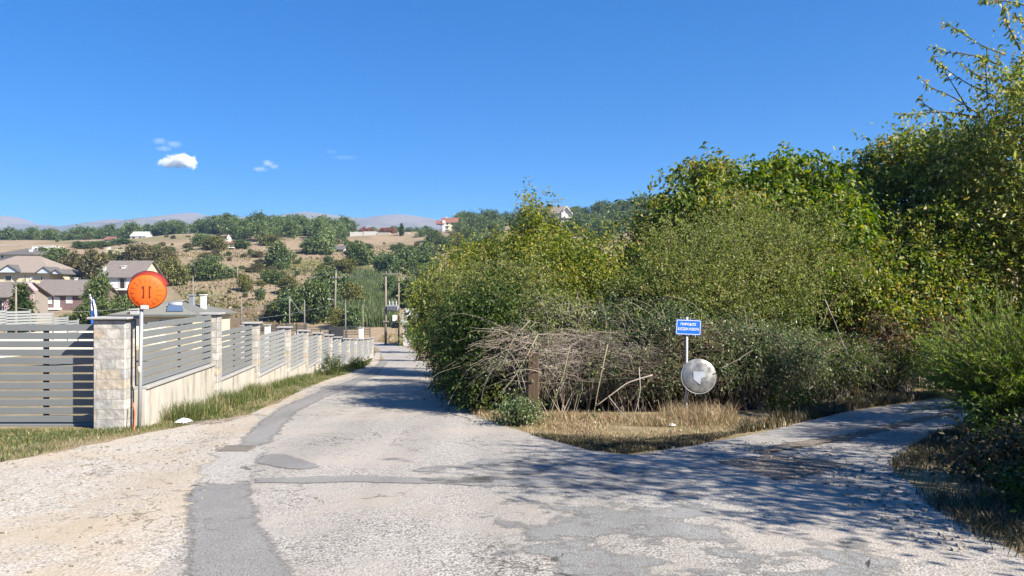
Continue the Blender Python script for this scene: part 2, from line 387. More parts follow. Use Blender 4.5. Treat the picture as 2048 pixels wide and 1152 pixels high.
def scatter(poly, n, rng, clump=0):
    p = np.array(poly); lo, hi = p.min(0), p.max(0); X, Y = [], []
    got = 0
    while got < n:
        x = lo[0] + rng.random(n) * (hi[0] - lo[0]); y = lo[1] + rng.random(n) * (hi[1] - lo[1])
        if clump:
            f = np.sin(x * clump + 1.3 * np.sin(y * clump * .7)) * np.sin(y * clump * .9 + np.sin(x * clump * .6)) + rng.normal(size=n) * .45
            ok = in_poly(x, y, p) & (f > -.15)
        else: ok = in_poly(x, y, p)
        X.append(x[ok]); Y.append(y[ok]); got += ok.sum()
    X = np.concatenate(X)[:n]; Y = np.concatenate(Y)[:n]
    return np.stack([X, Y, H(X, Y)], 1)
def gp(pts): return [tuple(G(x, y)[:2]) for x, y in pts]

# ------------------------------------------------------------------ ground sheet
def axis(segs):
    out = []
    for a, b, n in segs: out += list(np.linspace(a, b, n, endpoint=False))
    return np.array(out + [segs[-1][1]])
gx = axis([(-4300, -1000, 14), (-1000, -420, 18), (-420, -60, 72), (-60, -20, 20), (-20, 22, 56), (22, 60, 14), (60, 420, 60), (420, 1000, 18), (1000, 4300, 14)])
gy = axis([(-58, -4, 10), (-4, 45, 60), (45, 105, 30), (105, 125, 14), (125, 520, 110), (520, 1000, 24), (1000, 4150, 22)])
gy = np.unique(np.r_[gy, 12, 25, 35, 46, 60])
GX, GY = np.meshgrid(gx, gy); GZ = H(GX, GY)
nx, ny = len(gx), len(gy)
idx = np.arange(nx * ny).reshape(ny, nx)
q = np.stack([idx[:-1, :-1], idx[:-1, 1:], idx[1:, 1:], idx[1:, :-1]], -1).reshape(-1, 4)
T = np.vstack([q[:, [0, 1, 2]], q[:, [0, 2, 3]]])
def ground_material():
    m = bpy.data.materials.new("dry_earth_and_grass"); m.use_nodes = True; nt = m.node_tree; N = nt.nodes; Lk = nt.links
    b = N["Principled BSDF"]; b.inputs['Roughness'].default_value = .95; b.inputs['Specular IOR Level'].default_value = .1
    geo = N.new("ShaderNodeNewGeometry"); pos = geo.outputs['Position']
    def noise(scale, det=6, st=None, rough=.6):
        src = pos
        if st: mp = N.new("ShaderNodeMapping"); mp.inputs['Scale'].default_value = st; Lk.new(pos, mp.inputs[0]); src = mp.outputs[0]
        n = N.new("ShaderNodeTexNoise"); n.inputs['Scale'].default_value = scale; n.inputs['Detail'].default_value = det; n.inputs['Roughness'].default_value = rough
        Lk.new(src, n.inputs['Vector']); return n.outputs['Fac']
    def ramp(f, stops):
        r = N.new("ShaderNodeValToRGB"); Lk.new(f, r.inputs[0]); e = r.color_ramp.elements
        e[0].position, e[0].color = stops[0][0], (*stops[0][1], 1); e[1].position, e[1].color = stops[-1][0], (*stops[-1][1], 1)
        for p_, c_ in stops[1:-1]: x = e.new(p_); x.color = (*c_, 1)
        return r.outputs[0]
    def mix(f, a, c, bt='MIX'):
        x = N.new("ShaderNodeMixRGB"); x.blend_type = bt
        if isinstance(f, float): x.inputs[0].default_value = f
        else: Lk.new(f, x.inputs[0])
        Lk.new(a, x.inputs[1]); Lk.new(c, x.inputs[2]); return x.outputs[0]
    near = ramp(noise(2.2, 8), [(.3, (0.104, 0.104, 0.039)), (.5, (0.209, 0.165, 0.087)), (.62, (0.296, 0.235, 0.148)), (.75, (0.174, 0.139, 0.070))])
    near = mix(.35, near, ramp(noise(40, 4), [(.3, (0.087, 0.070, 0.044)), (.7, (0.365, 0.304, 0.209))]))
    fld = ramp(noise(.055, 8, (1, .55, 1)), [(.30, (0.135, 0.117, 0.054)), (.43, (0.209, 0.161, 0.103)), (.55, (0.270, 0.209, 0.139)), (.7, (0.200, 0.144, 0.096))])
    fld = mix(.5, fld, ramp(noise(.35, 8, (1, 2.2, 1), .75), [(.3, (0.104, 0.096, 0.048)), (.5, (0.235, 0.178, 0.120)), (.72, (0.313, 0.248, 0.174))]))
    at = N.new("ShaderNodeAttribute"); at.attribute_name = "lushness"
    grn = ramp(noise(.3, 7, (1, 1.6, 1)), [(.3, (0.065, 0.078, 0.024)), (.7, (0.174, 0.165, 0.065))])
    fld = mix(at.outputs['Fac'], fld, grn)
    ab = N.new("ShaderNodeAttribute"); ab.attribute_name = "tilled"
    brn = ramp(noise(.5, 8, (1, 3, 1)), [(.3, (0.087, 0.063, 0.039)), (.7, (0.174, 0.126, 0.078))])
    fld = mix(ab.outputs['Fac'], fld, brn)
    sx = N.new("ShaderNodeSeparateXYZ"); Lk.new(pos, sx.inputs[0])
    mr = N.new("ShaderNodeMapRange"); mr.inputs[1].default_value = 60; mr.inputs[2].default_value = 100; Lk.new(sx.outputs['Y'], mr.inputs[0])
    Lk.new(mix(mr.outputs[0], near, fld), b.inputs['Base Color'])
    bp = N.new("ShaderNodeBump"); bp.inputs['Strength'].default_value = .6; bp.inputs['Distance'].default_value = .05
    Lk.new(noise(25, 6), bp.inputs['Height']); Lk.new(bp.outputs[0], b.inputs['Normal'])
    return m
V = np.stack([GX, GY, GZ], -1).reshape(-1, 3)
ground = fast_mesh("ground", V, T, ground_material(), org=np.zeros(3), smooth=True); props(ground, kind='structure')
UY = V[:, 1]; UX = V[:, 0] / np.maximum(UY, 1)
def bandmask(px0, px1, y0, y1, soft=.25):
    return sstep(px0, px0 + 60, UX * FPX + 1024) * (1 - sstep(px1 - 60, px1, UX * FPX + 1024)) * sstep(y0, y0 + (y1 - y0) * soft, UY) * (1 - sstep(y1 - (y1 - y0) * soft, y1, UY))
lush = np.clip(bandmask(520, 820, 205, 262) * .9 + bandmask(330, 480, 140, 178) * .8 + bandmask(60, 420, 350, 395) * .5, 0, 1)
till = np.clip(bandmask(250, 620, 108, 152) * .85, 0, 1)
for nm, arr in (("lushness", lush), ("tilled", till)):
    a = ground.data.attributes.new(nm, 'FLOAT', 'POINT'); a.data.foreach_set('value', arr.astype(np.float32))

# ------------------------------------------------------------------ road sheets
def asphalt(name, lo, hi, patch, speck=70, contrast=1.0, warm=None, dirt=None):
    lo, hi, patch = (tuple(k * .84 for k in c) for c in (lo, hi, patch))
    if warm is not None: warm = tuple(k * .84 for k in warm)
    if dirt is not None: dirt = tuple(k * .84 for k in dirt)
    m = bpy.data.materials.new(name); m.use_nodes = True; nt = m.node_tree; N = nt.nodes; Lk = nt.links
    b = N["Principled BSDF"]; b.inputs['Roughness'].default_value = .85; b.inputs['Specular IOR Level'].default_value = .25
    pos = N.new("ShaderNodeNewGeometry").outputs['Position']
    def noise(scale, det=4, rough=.6, st=None):
        n = N.new("ShaderNodeTexNoise"); n.inputs['Scale'].default_value = scale; n.inputs['Detail'].default_value = det; n.inputs['Roughness'].default_value = rough
        src = pos
        if st: mp = N.new("ShaderNodeMapping"); mp.inputs['Scale'].default_value = st; Lk.new(pos, mp.inputs[0]); src = mp.outputs[0]
        Lk.new(src, n.inputs['Vector']); return n.outputs['Fac']
    def ramp(f, stops):
        r = N.new("ShaderNodeValToRGB"); Lk.new(f, r.inputs[0]); e = r.color_ramp.elements
        e[0].position, e[0].color = stops[0][0], (*stops[0][1], 1); e[1].position, e[1].color = stops[-1][0], (*stops[-1][1], 1)
        for p_, c_ in stops[1:-1]: x = e.new(p_); x.color = (*c_, 1)
        return r.outputs[0]
    def mixc(f, a, c, bt='MIX'):
        x = N.new("ShaderNodeMixRGB"); x.blend_type = bt
        if isinstance(f, float): x.inputs[0].default_value = f
        else: Lk.new(f, x.inputs[0])
        Lk.new(a, x.inputs[1]); Lk.new(c, x.inputs[2]); return x.outputs[0]
    vo = N.new("ShaderNodeTexVoronoi"); vo.inputs['Scale'].default_value = speck; Lk.new(pos, vo.inputs['Vector'])
    sp = N.new("ShaderNodeSeparateColor"); Lk.new(vo.outputs['Color'], sp.inputs[0])
    peb = ramp(sp.outputs[0], [(0, lo), (.35, tuple((a + c) / 2 for a, c in zip(lo, hi))), (1, hi)])
    gap = ramp(vo.outputs['Distance'], [(.35, (1, 1, 1)), (.75, (.5, .48, .46))])
    c = mixc(.8 * contrast, peb, gap, 'MULTIPLY')
    c = mixc(ramp(noise(1.1, 7, .62), [(.44, (0, 0, 0)), (.62, (.75, .75, .75))]), c, ramp(noise(60, 3), [(.3, tuple(k * .8 for k in patch)), (.7, patch)]))
    if warm is not None: c = mixc(ramp(noise(.55, 6), [(.45, (0, 0, 0)), (.65, (.8, .8, .8))]), c, ramp(noise(45, 3), [(.3, tuple(k * .75 for k in warm)), (.7, warm)]))
    if dirt is not None: c = mixc(ramp(noise(2.3, 8, .7, (1, 1.8, 1)), [(.56, (0, 0, 0)), (.68, (.85, .85, .85))]), c, ramp(noise(30, 4), [(.3, tuple(k * .5 for k in dirt)), (.7, dirt)]))
    vc = N.new("ShaderNodeTexVoronoi"); vc.feature = 'DISTANCE_TO_EDGE'; vc.inputs['Scale'].default_value = .9
    wv = N.new("ShaderNodeVectorMath"); wv.operation = 'ADD'; nn = N.new("ShaderNodeTexNoise"); nn.inputs['Scale'].default_value = 2.5; nn.inputs['Detail'].default_value = 6
    Lk.new(pos, nn.inputs['Vector']); Lk.new(pos, wv.inputs[0]); Lk.new(nn.outputs['Color'], wv.inputs[1]); Lk.new(wv.outputs[0], vc.inputs['Vector'])
    ck = ramp(vc.outputs['Distance'], [(.0, (.25, .235, .22)), (.016, (1, 1, 1))])
    ckm = ramp(noise(.35, 3), [(.46, (0, 0, 0)), (.56, (.9, .9, .9))])
    c2 = mixc(1.0, c, ck, 'MULTIPLY'); c = mixc(ckm, c, c2)
    c = mixc(1.0, c, ramp(noise(1.3, 5, .55, (1, .10, 1)), [(.35, (.86, .855, .845)), (.62, (1.04, 1.035, 1.02))]), 'MULTIPLY')      # wear along the wheel tracks
    c = mixc(ramp(noise(4.5, 9, .8), [(.60, (0, 0, 0)), (.70, (.5, .5, .5))]), c, ramp(noise(80, 2), [(.3, tuple(k * .55 for k in patch)), (.7, tuple(k * .8 for k in patch))]))
    Lk.new(c, b.inputs['Base Color'])
    bp = N.new("ShaderNodeBump"); bp.inputs['Strength'].default_value = .55; bp.inputs['Distance'].default_value = .008
    ad = N.new("ShaderNodeMath"); ad.operation = 'ADD'; ml = N.new("ShaderNodeMath"); ml.operation = 'MULTIPLY'; ml.inputs[1].default_value = 3.0
    Lk.new(noise(3.0, 8, .7), ml.inputs[0]); Lk.new(vo.outputs['Distance'], ad.inputs[0]); Lk.new(ml.outputs[0], ad.inputs[1])
    Lk.new(ad.outputs[0], bp.inputs['Height']); Lk.new(bp.outputs[0], b.inputs['Normal'])
    return m
ROAD = asphalt("worn_light_asphalt", (.19, .183, .17), (.585, .562, .525), (.385, .37, .34), 62, 1.0, warm=(.475, .425, .37))
SIDE = asphalt("dirty_broken_asphalt", (.18, .175, .165), (.52, .50, .475), (.36, .35, .335), 60, .9, dirt=(.22, .185, .15))
GRAV = asphalt("pale_limestone_gravel", (.30, .275, .24), (.62, .58, .52), (.47, .41, .33), 48, .75, warm=(.50, .42, .31))
SMOOTH = asphalt("smooth_grey_repair_asphalt", (.21, .208, .204), (.34, .336, .328), (.255, .252, .247), 90, .65)
BLUEG = asphalt("worn_bluish_asphalt", (.19, .198, .20), (.37, .37, .36), (.275, .275, .268), 80, .7)
DIRT_SHADOW = asphalt("damp_dirt_and_rut_shadow", (.11, .095, .08), (.32, .28, .235), (.18, .15, .12), 60, .9)  # damp dirt, also used to paint the shadow along the rut
CONC = asphalt("bleached_grit", (.24, .235, .22), (.58, .56, .53), (.44, .43, .405), 55, .85)
def strip(name, L_, R_, mat, dz, n=14, kind='structure', wob=.05, seed=0):
    """a sheet between two ground polylines (lists of (x, y)), resampled and laid on the ground"""
    L_, R_ = np.array(L_, float), np.array(R_, float)
    def res(p, k):
        d = np.r_[0, np.cumsum(np.linalg.norm(np.diff(p, axis=0), axis=1))]; t = np.linspace(0, d[-1], k)
        return np.stack([np.interp(t, d, p[:, 0]), np.interp(t, d, p[:, 1])], 1)
    k = 200; a, b = res(L_, k), res(R_, k); rng = np.random.default_rng(seed)
    def rough(k): 
        r = rng.normal(size=k); return np.convolve(r, [.25, .5, .25], 'same') * wob
    a[:, 0] += rough(k); b[:, 0] += rough(k)
    t = np.linspace(0, 1, n)[None, :, None]; p = a[:, None] * (1 - t) + b[:, None] * t
    X, Y = p[..., 0], p[..., 1]; V = np.stack([X, Y, H(X, Y) + dz], -1).reshape(-1, 3)
    i = np.arange(k * n).reshape(k, n); q = np.stack([i[:-1, :-1], i[:-1, 1:], i[1:, 1:], i[1:, :-1]], -1).reshape(-1, 4)
    o = fast_mesh(name, V, np.vstack([q[:, [0, 1, 2]], q[:, [0, 2, 3]]]), mat, org=np.zeros(3), smooth=True)
    return props(o, kind=kind)
def crumble(m, sc=14, amp=2.2, off=-1.45, kin=1.5, soft=.55):
    """the outer rim of a patch breaks up into the surface below, following the mesh's own inset"""
    nt = m.node_tree; N = nt.nodes; Lk = nt.links; b = N["Principled BSDF"]; out = N["Material Output"]
    at = N.new("ShaderNodeAttribute"); at.attribute_name = "inset"
    n = N.new("ShaderNodeTexNoise"); n.inputs['Scale'].default_value = sc; n.inputs['Detail'].default_value = 9; n.inputs['Roughness'].default_value = .72 if sc > 5 else .6
    Lk.new(N.new("ShaderNodeNewGeometry").outputs['Position'], n.inputs['Vector'])
    a = N.new("ShaderNodeMath"); a.operation = 'MULTIPLY_ADD'; a.inputs[1].default_value = amp; a.inputs[2].default_value = off; Lk.new(n.outputs['Fac'], a.inputs[0])
    c = N.new("ShaderNodeMath"); c.operation = 'MULTIPLY_ADD'; c.inputs[1].default_value = kin; Lk.new(at.outputs['Fac'], c.inputs[0]); Lk.new(a.outputs[0], c.inputs[2])
    r = N.new("ShaderNodeMapRange"); r.inputs[1].default_value = .0; r.inputs[2].default_value = soft; Lk.new(c.outputs[0], r.inputs[0])
    t = N.new("ShaderNodeBsdfTransparent"); x = N.new("ShaderNodeMixShader"); Lk.new(r.outputs[0], x.inputs[0]); Lk.new(t.outputs[0], x.inputs[1]); Lk.new(b.outputs[0], x.inputs[2]); Lk.new(x.outputs[0], out.inputs[0])
for m_ in (SMOOTH, DIRT_SHADOW, CONC): crumble(m_)
crumble(BLUEG, 1.7, 6.0, -3.95, 1.1, .45)
def patch(name, px, mat, dz, seed=1, wob=.025, inset=.14):
    """a patch of other surfacing, outlined on the ground; its rim is inset so that the material can crumble there"""
    import bmesh
    p = np.array(gp(px)); rng = np.random.default_rng(seed); n = len(p); out = []
    for i in range(n):
        a, b = p[i], p[(i + 1) % n]; k = max(2, int(np.linalg.norm(b - a) / .14))
        for t in range(k): out.append(a + (b - a) * t / k + rng.normal(size=2) * wob * .6)
    out = np.array(out)
    ar = .5 * np.sum(out[:, 0] * np.roll(out[:, 1], -1) - np.roll(out[:, 0], -1) * out[:, 1])
    if ar < 0: out = out[::-1]
    tn = np.roll(out, -2, 0) - np.roll(out, 2, 0); tn /= np.linalg.norm(tn, axis=1, keepdims=True) + 1e-9; nin = np.stack([-tn[:, 1], tn[:, 0]], 1)
    per = np.linalg.norm(np.roll(out, -1, 0) - out, axis=1).sum(); d = min(inset, .55 * abs(ar) / per)
    inn = out + nin * d; o2 = out - nin * d * .6; k = len(out)
    bm = bmesh.new(); lay = bm.verts.layers.float.new("inset")
    vo = [bm.verts.new((x, y, float(H(x, y)) + dz)) for x, y in o2]; vi = [bm.verts.new((x, y, float(H(x, y)) + dz)) for x, y in inn]
    for v in vi: v[lay] = 1.0
    for i in range(k): bm.faces.new((vo[i], vo[(i + 1) % k], vi[(i + 1) % k], vi[i]))
    f = bm.faces.new(vi); bmesh.ops.triangulate(bm, faces=[f]); bm.normal_update()
    me = bpy.data.meshes.new(name); bm.to_mesh(me); bm.free()
    return props(_link(me, name, mat, None, np.zeros(3)), kind='structure')
rdL = [(-2.3, -6), (-2.35, 3)] + gp([(270, 1150), (400, 970), (480, 880), (505, 832), (600, 787), (711, 752), (766, 720), (760, 700)]) + [(-18.5, 99), (-24, 106), (-45, 108.5)]
rdR = [(3.6, -6), (3.4, 2), (3.7, 5.4), (4.0, 7.2), (4.5, 9.0)] + gp([(1255, 913), (1100, 880), (1000, 850), (930, 815), (880, 770), (870, 740), (855, 712), (800, 690)]) + [(-19, 110), (-26, 113.5), (-45, 114.5)]
# the two edges are matched row by row so that the sheet never folds
def by_row(pl, ys):
    p = np.array(pl); return [(float(np.interp(y, p[:, 1], p[:, 0])), float(y)) for y in ys]
ysr = np.r_[np.linspace(-6, 30, 110), np.linspace(30.5, 106, 88)]
strip("road", by_row(rdL, ysr), by_row(rdR, ysr), ROAD, .006, 16, seed=3)
strip("road_bend", [(-18.6, 103.5), (-24, 106), (-48, 108)], [(-15.9, 105), (-22, 112), (-48, 114)], ROAD, .010, 8, seed=4)
SUP = [(1.3, 9.5)] + gp([(1380, 893), (1500, 872), (1700, 823), (1950, 790)]) + [(20, 26), (30, 36)]
SLO = [(3.9, 7.6), (4.6, 9.1), (6.5, 11.6), (9.2, 14.3), (14, 18.4), (23, 25), (33, 34)]
strip("side_road", SUP, SLO, SIDE, .0095, 14, seed=5, wob=.04)
apL = [(-30, -6), (-30, 8.2)]
apro = gp([(0, 928), (120, 905), (210, 884), (300, 866), (380, 850), (450, 838), (508, 830)])
strip("gravel_shoulder", [(-14, -6), (-14, 6), (-12, 8.0)] + apro, [(-2.0, -6), (-2.1, 4), (-2.6, 6), (-3.0, 8), (-3.7, 10.4), (-4.2, 12), (-4.6, 13.6)], GRAV, .0085, 18, seed=6, wob=.05)
strip("road_edge_grit", gp([(508, 830), (600, 782), (680, 752), (742, 724), (752, 703)]), gp([(530, 832), (620, 786), (705, 754), (758, 726), (762, 703)]), GRAV, .012, 4, seed=8, wob=.06)
patch("asphalt_patch", [(378, 985), (400, 968), (455, 972), (500, 965), (505, 1000), (520, 1050), (545, 1090), (570, 1130), (590, 1165), (640, 1260), (370, 1260), (376, 1120)], SMOOTH, .0125, 1)
patch("asphalt_patch", [(478, 893), (485, 878), (520, 846), (560, 817), (640, 783), (700, 762), (735, 746), (762, 722), (776, 722), (752, 750), (700, 775), (640, 800), (592, 826), (560, 860), (545, 884), (520, 894)], SMOOTH, .0125, 2, .04)
patch("asphalt_patch", [(505, 925), (530, 912), (570, 910), (592, 917), (642, 935), (600, 941), (550, 936)], SMOOTH, .0125, 3)
patch("asphalt_patch", [(510, 959), (620, 956), (740, 953), (830, 957), (980, 953), (985, 966), (830, 969), (700, 966), (600, 969), (510, 967)], SMOOTH, .0125, 4)
patch("worn_patch", [(960, 1010), (1080, 985), (1240, 985), (1420, 1010), (1600, 1050), (1800, 1080), (1900, 1120), (1860, 1180), (1500, 1240), (1100, 1230), (1020, 1130), (950, 1070)], BLUEG, .0088, 6, .04, .45)
patch("worn_patch", [(820, 940), (940, 918), (1090, 912), (1250, 925), (1420, 950), (1500, 985), (1330, 1000), (1150, 985), (1000, 985), (900, 968)], BLUEG, .0125, 5, .05, .3)
patch("dirt_patch", [(1440, 925), (1520, 912), (1640, 918), (1700, 930), (1640, 948), (1560, 962), (1500, 945)], DIRT_SHADOW, .0150, 11, .07)
patch("rut_shadow_line", [(1500, 902), (1600, 884), (1700, 868), (1800, 845), (1900, 822), (1960, 812), (1970, 818), (1900, 832), (1800, 856), (1700, 880), (1610, 896), (1520, 912)], DIRT_SHADOW, .0150, 12, .06)  # shadow line of the rut, painted as a dark strip
patch("concrete_apron", [(385, 968), (400, 935), (430, 905), (448, 891), (510, 890), (530, 902), (515, 925), (510, 960), (455, 972)], CONC, .0115, 13, .09, .4)
# ------------------------------------------------------------------ fence, gate and signs by the road
def stone_material(name, tones, mortar, sc=(1, 1, 1), bh=.17, bw=.42):
    m = bpy.data.materials.new(name); m.use_nodes = True; nt = m.node_tree; N = nt.nodes; Lk = nt.links
    b = N["Principled BSDF"]; b.inputs['Roughness'].default_value = .9; b.inputs['Specular IOR Level'].default_value = .15
    tc = N.new("ShaderNodeTexCoord"); sx = N.new("ShaderNodeSeparateXYZ"); Lk.new(tc.outputs['Object'], sx.inputs[0])
    ad = N.new("ShaderNodeMath"); ad.operation = 'ADD'; Lk.new(sx.outputs[0], ad.inputs[0]); Lk.new(sx.outputs[1], ad.inputs[1])
    cb = N.new("ShaderNodeCombineXYZ"); Lk.new(ad.outputs[0], cb.inputs[0]); Lk.new(sx.outputs[2], cb.inputs[1])
    br = N.new("ShaderNodeTexBrick"); br.inputs['Scale'].default_value = 1; br.inputs['Mortar Size'].default_value = .006
    br.inputs['Brick Width'].default_value = bw; br.inputs['Row Height'].default_value = bh; br.offset = .37; br.squash = .6; br.squash_frequency = 3
    br.inputs['Color1'].default_value = (0, 0, 0, 1); br.inputs['Color2'].default_value = (1, 1, 1, 1); br.inputs['Mortar'].default_value = (.5, .5, .5, 1)
    br.inputs['Bias'].default_value = 0
    Lk.new(cb.outputs[0], br.inputs['Vector'])
    r = N.new("ShaderNodeValToRGB"); Lk.new(br.outputs['Color'], r.inputs[0]); e = r.color_ramp.elements; r.color_ramp.interpolation = 'CONSTANT'
    e[0].position = 0; e[0].color = (*tones[0], 1); e[1].position = .8; e[1].color = (*tones[-1], 1)
    for i, t in enumerate(tones[1:-1]): x = e.new(.2 + .6 * i / max(1, len(tones) - 2)); x.color = (*t, 1)
    n = N.new("ShaderNodeTexNoise"); n.inputs['Scale'].default_value = 9; n.inputs['Detail'].default_value = 7; Lk.new(tc.outputs['Object'], n.inputs['Vector'])
    rn = N.new("ShaderNodeValToRGB"); Lk.new(n.outputs['Fac'], rn.inputs[0]); rn.color_ramp.elements[0].position = .3; rn.color_ramp.elements[0].color = (.68, .66, .62, 1); rn.color_ramp.elements[1].position = .65
    mx = N.new("ShaderNodeMixRGB"); mx.blend_type = 'MULTIPLY'; mx.inputs[0].default_value = .9; Lk.new(r.outputs[0], mx.inputs[1]); Lk.new(rn.outputs[0], mx.inputs[2])
    mm = N.new("ShaderNodeMixRGB"); Lk.new(br.outputs['Fac'], mm.inputs[0]); Lk.new(mx.outputs[0], mm.inputs[1]); mm.inputs[2].default_value = (*mortar, 1)
    Lk.new(mm.outputs[0], b.inputs['Base Color'])
    sb = N.new("ShaderNodeMath"); sb.operation = 'MULTIPLY_ADD'; sb.inputs[1].default_value = -1.2; Lk.new(br.outputs['Fac'], sb.inputs[0]); Lk.new(n.outputs['Fac'], sb.inputs[2])
    bp = N.new("ShaderNodeBump"); bp.inputs['Strength'].default_value = .8; bp.inputs['Distance'].default_value = .03; Lk.new(sb.outputs[0], bp.inputs['Height']); Lk.new(bp.outputs[0], b.inputs['Normal'])
    return m
STONE = stone_material("limestone_blocks", [(.35, .345, .33), (.41, .395, .37), (.32, .32, .318), (.45, .435, .41), (.39, .345, .285)], (.28, .27, .255), bh=.168)
PALE = M("whitewashed_render", (.50, .475, .42), .9, .1, var=[(.42, .395, .345), (.23, .205, .165)], scale=2.2, stretch=(1.6, 1.6, .45), bump=.3, mid=.56, width=.16)
CAP = M("grey_slab_coping", (.29, .29, .29), .8, .2, var=(.38, .375, .36), scale=5)
SLAT = M("grey_painted_slat", (.17, .185, .19), .5, .35, var=(.20, .213, .22), scale=1.2)
SLATB = M("grey_painted_slat_paled_far", (.25, .268, .278), .5, .35, var=(.29, .305, .312), scale=1.2)  # same slat paint; the pale look of far panels is put into the colour
BLK = M("black_bracket", (.025, .025, .027), .6)
STEEL = M("galvanised_steel", (.38, .40, .42), .45, .5, var=(.30, .32, .34), scale=9, metal=.35)
GRIME = M("dull_iron_grate", (.13, .12, .11), .7, .3, var=(.22, .2, .17), scale=30)

fpx = [(424, 625), (504, 644), (576, 653), (612, 660), (635, 665), (658, 669), (675, 673.5), (693, 676.5), (707, 677), (722, 677.5), (735, 676.5), (744, 675.5)]
FY = [16.9, 20.6, 25.0, 28.5, 31.8, 35.2, 38.4, 42.2, 46.0, 50.2, 54.4, 58.2]
def fx(Y): return -5.06 - .1005 * Y
fd = nrm(np.array([-.1005, 1, 0.])); fn = np.array([fd[1], -fd[0], 0.])       # along the fence, and out towards the road
AX = np.array([fn, fd, [0, 0, 1.]])
tops = [CAMZ + (576 - r) / FPX * Y for (x, r), Y in zip(fpx, FY)]
PY = 12.72; PX = -6.77                                                         # the gate pillar
fence = thing("boundary_fence", "long stepped fence of grey slats between white stone posts, running down the road", "fence", on_ground(fx(16.9), 16.9))
prevY = 12.78
for i, (Y, tz) in enumerate(zip(FY, tops)):
    g = float(H(fx(Y), Y)); base = np.array([fx(Y), Y, g - .15]); w = .34 if i < 3 else .32
    hpost = tz - .05 - base[2]
    po = MB().box(base + [0, 0, hpost / 2], (w, w, hpost), AX, bev=.012).build("post", STONE, fence)
    MB().box([base[0], base[1], tz - .025], (w + .12, w + .12, .05), AX, bev=.01).build("post_cap", CAP, po)
    y0, y1 = prevY + (.17 if i else .0), Y - w / 2; c = np.array([fx((y0 + y1) / 2), (y0 + y1) / 2, 0.]); ln = (y1 - y0) / fd[1]
    pt = tz - .07 if i else 1.0                                               # top of this panel: level, one step per bay
    ph = 1.08
    wb = pt - ph - .05
    nseg = 6; top = []
    wall = MB(); zlo = float(H(fx(y1), y1)) - .3
    wall.box(c + [0, 0, (wb + zlo) / 2], (.2, ln, wb - zlo), AX, bev=.01); wall.build("base_wall", PALE, fence)
    MB().box(c + [0, 0, wb + .025], (.27, ln - .004, .05), AX, bev=.008).build("coping", CAP, fence)
    sp = MB(); ns = 8; pit = ph / ns
    for k in range(ns):
        sp.box(c + [0, 0, wb + .07 + pit * (k + .42)] + fn * .03, (.022, ln - .01, pit * .82), AX, bev=.004)
    spo = sp.build("slat_panel", SLAT if i < 2 else SLATB, fence)
    for q in (-1, 0, 1):
        MB().box(c + fd * q * (ln / 2 - .05) + [0, 0, wb + .05 + ph / 2] + fn * -.005, (.04, .045, ph - .02), AX).build("upright", BLK, spo)
    prevY = Y
# gate pillar
pg = float(H(PX, PY)); ptz = P(220, 633, PY)[2]
pil = thing("gate_pillar", "square pillar of rough pale stone blocks with a grey slab cap beside the sliding gate", "pillar", (PX + .04, PY, pg))
pax = np.array([[1, .05, 0], [-.05, 1, 0], [0, 0, 1.]])
MB().box((PX + .04, PY, (pg - .15 + ptz - .05) / 2), (.53, .42, ptz - .05 - pg + .15), pax, bev=.018).build("pillar_shaft", STONE, pil)
MB().box((PX + .04, PY, ptz - .022), (.68, .56, .045), pax, bev=.012).build("pillar_cap", CAP, pil)
# the gate, set behind the face of the pillar
GYY = PY + .16; gz0 = CAMZ + (576 - 846) / FPX * GYY; gz1 = CAMZ + (576 - 647) / FPX * GYY
gate = thing("sliding_gate", "wide sliding gate of horizontal grey slats left of the stone pillar", "gate", (-8.3, GYY, gz0))
gx0, gx1 = -11.6, PX - .26
sp = MB(); ns = 12; pit = (gz1 - gz0) / ns
for k in range(ns):
    sp.box(((gx0 + gx1) / 2, GYY, gz0 + pit * (k + .5)), (gx1 - gx0, .03, pit * .77), bev=.004)
sp.build("slat_panel", SLAT, gate)
for xx in (-8.02, -10.2):
    up = MB(); up.box((xx, GYY + .036, (gz0 + gz1) / 2), (.085, .035, gz1 - gz0 - .04)); up.build("upright", BLK, gate)
MB().box(((gx0 + gx1) / 2, GYY, gz0 - .05), (gx1 - gx0, .06, .07), bev=.006).build("bottom_rail", SLAT, gate)
MB().box(((gx0 + gx1) / 2 - .0, GYY, gz0 - .112), (gx1 - gx0 + .3, .5, .045), bev=.01).build("floor_track", CONC, gate)
# cable up the pillar foot
q = [P(268, 846, PY - .35), P(270, 825, PY - .28), P(266, 806, PY - .2)]
q[0][2] = float(H(q[0][0], q[0][1])) - .02
cab = MB().tube([q[0] + (q[1] - q[0]) * t for t in (0, .5, 1)] + [q[1] + (q[2] - q[1]) * t for t in (.4, 1)], .011, 6).build("cable_conduit", M("orange_plastic", (.75, .16, .06), .5), None)
props(cab, "short orange plastic conduit poking out of the grass at the stone pillar foot", "conduit")

# orange traffic mirror seen from behind
ORG = M("orange_plastic_shell", (.84, .14, .012), .6, .25, var=(.66, .11, .02), scale=5, detail=9)
ORD = M("shade_darkened_orange_hood", (.30, .03, .010), .5, .35)  # orange darkened so the colour carries the shade of the hood's inner side
mY = 12.6; mc = P(294, 583, mY); mpx = P(283, 640, mY)
tm = thing("traffic_mirror", "round bright orange traffic mirror seen from behind on a grey pole beside the gate pillar", "traffic mirror", on_ground(mpx[0], mY))
mg = float(H(mpx[0], mY))
MB().tube([(mpx[0] - .045, mY, mg - .2), (mpx[0] - .02, mY, mg + .8), (mpx[0], mY, mc[2] - .22)], .031, 12).build("pole", STEEL, tm, True)
MB().tube([(mpx[0] - .027, mY, mg + .92), (mpx[0] - .022, mY, mg + 1.04)], .034, 12).build("sticker", M("faded_white_sticker", (.68, .66, .6), .8), tm, True)
ma = nrm(np.array([.36, -1, -.10]))                                            # the back of the mirror faces the camera
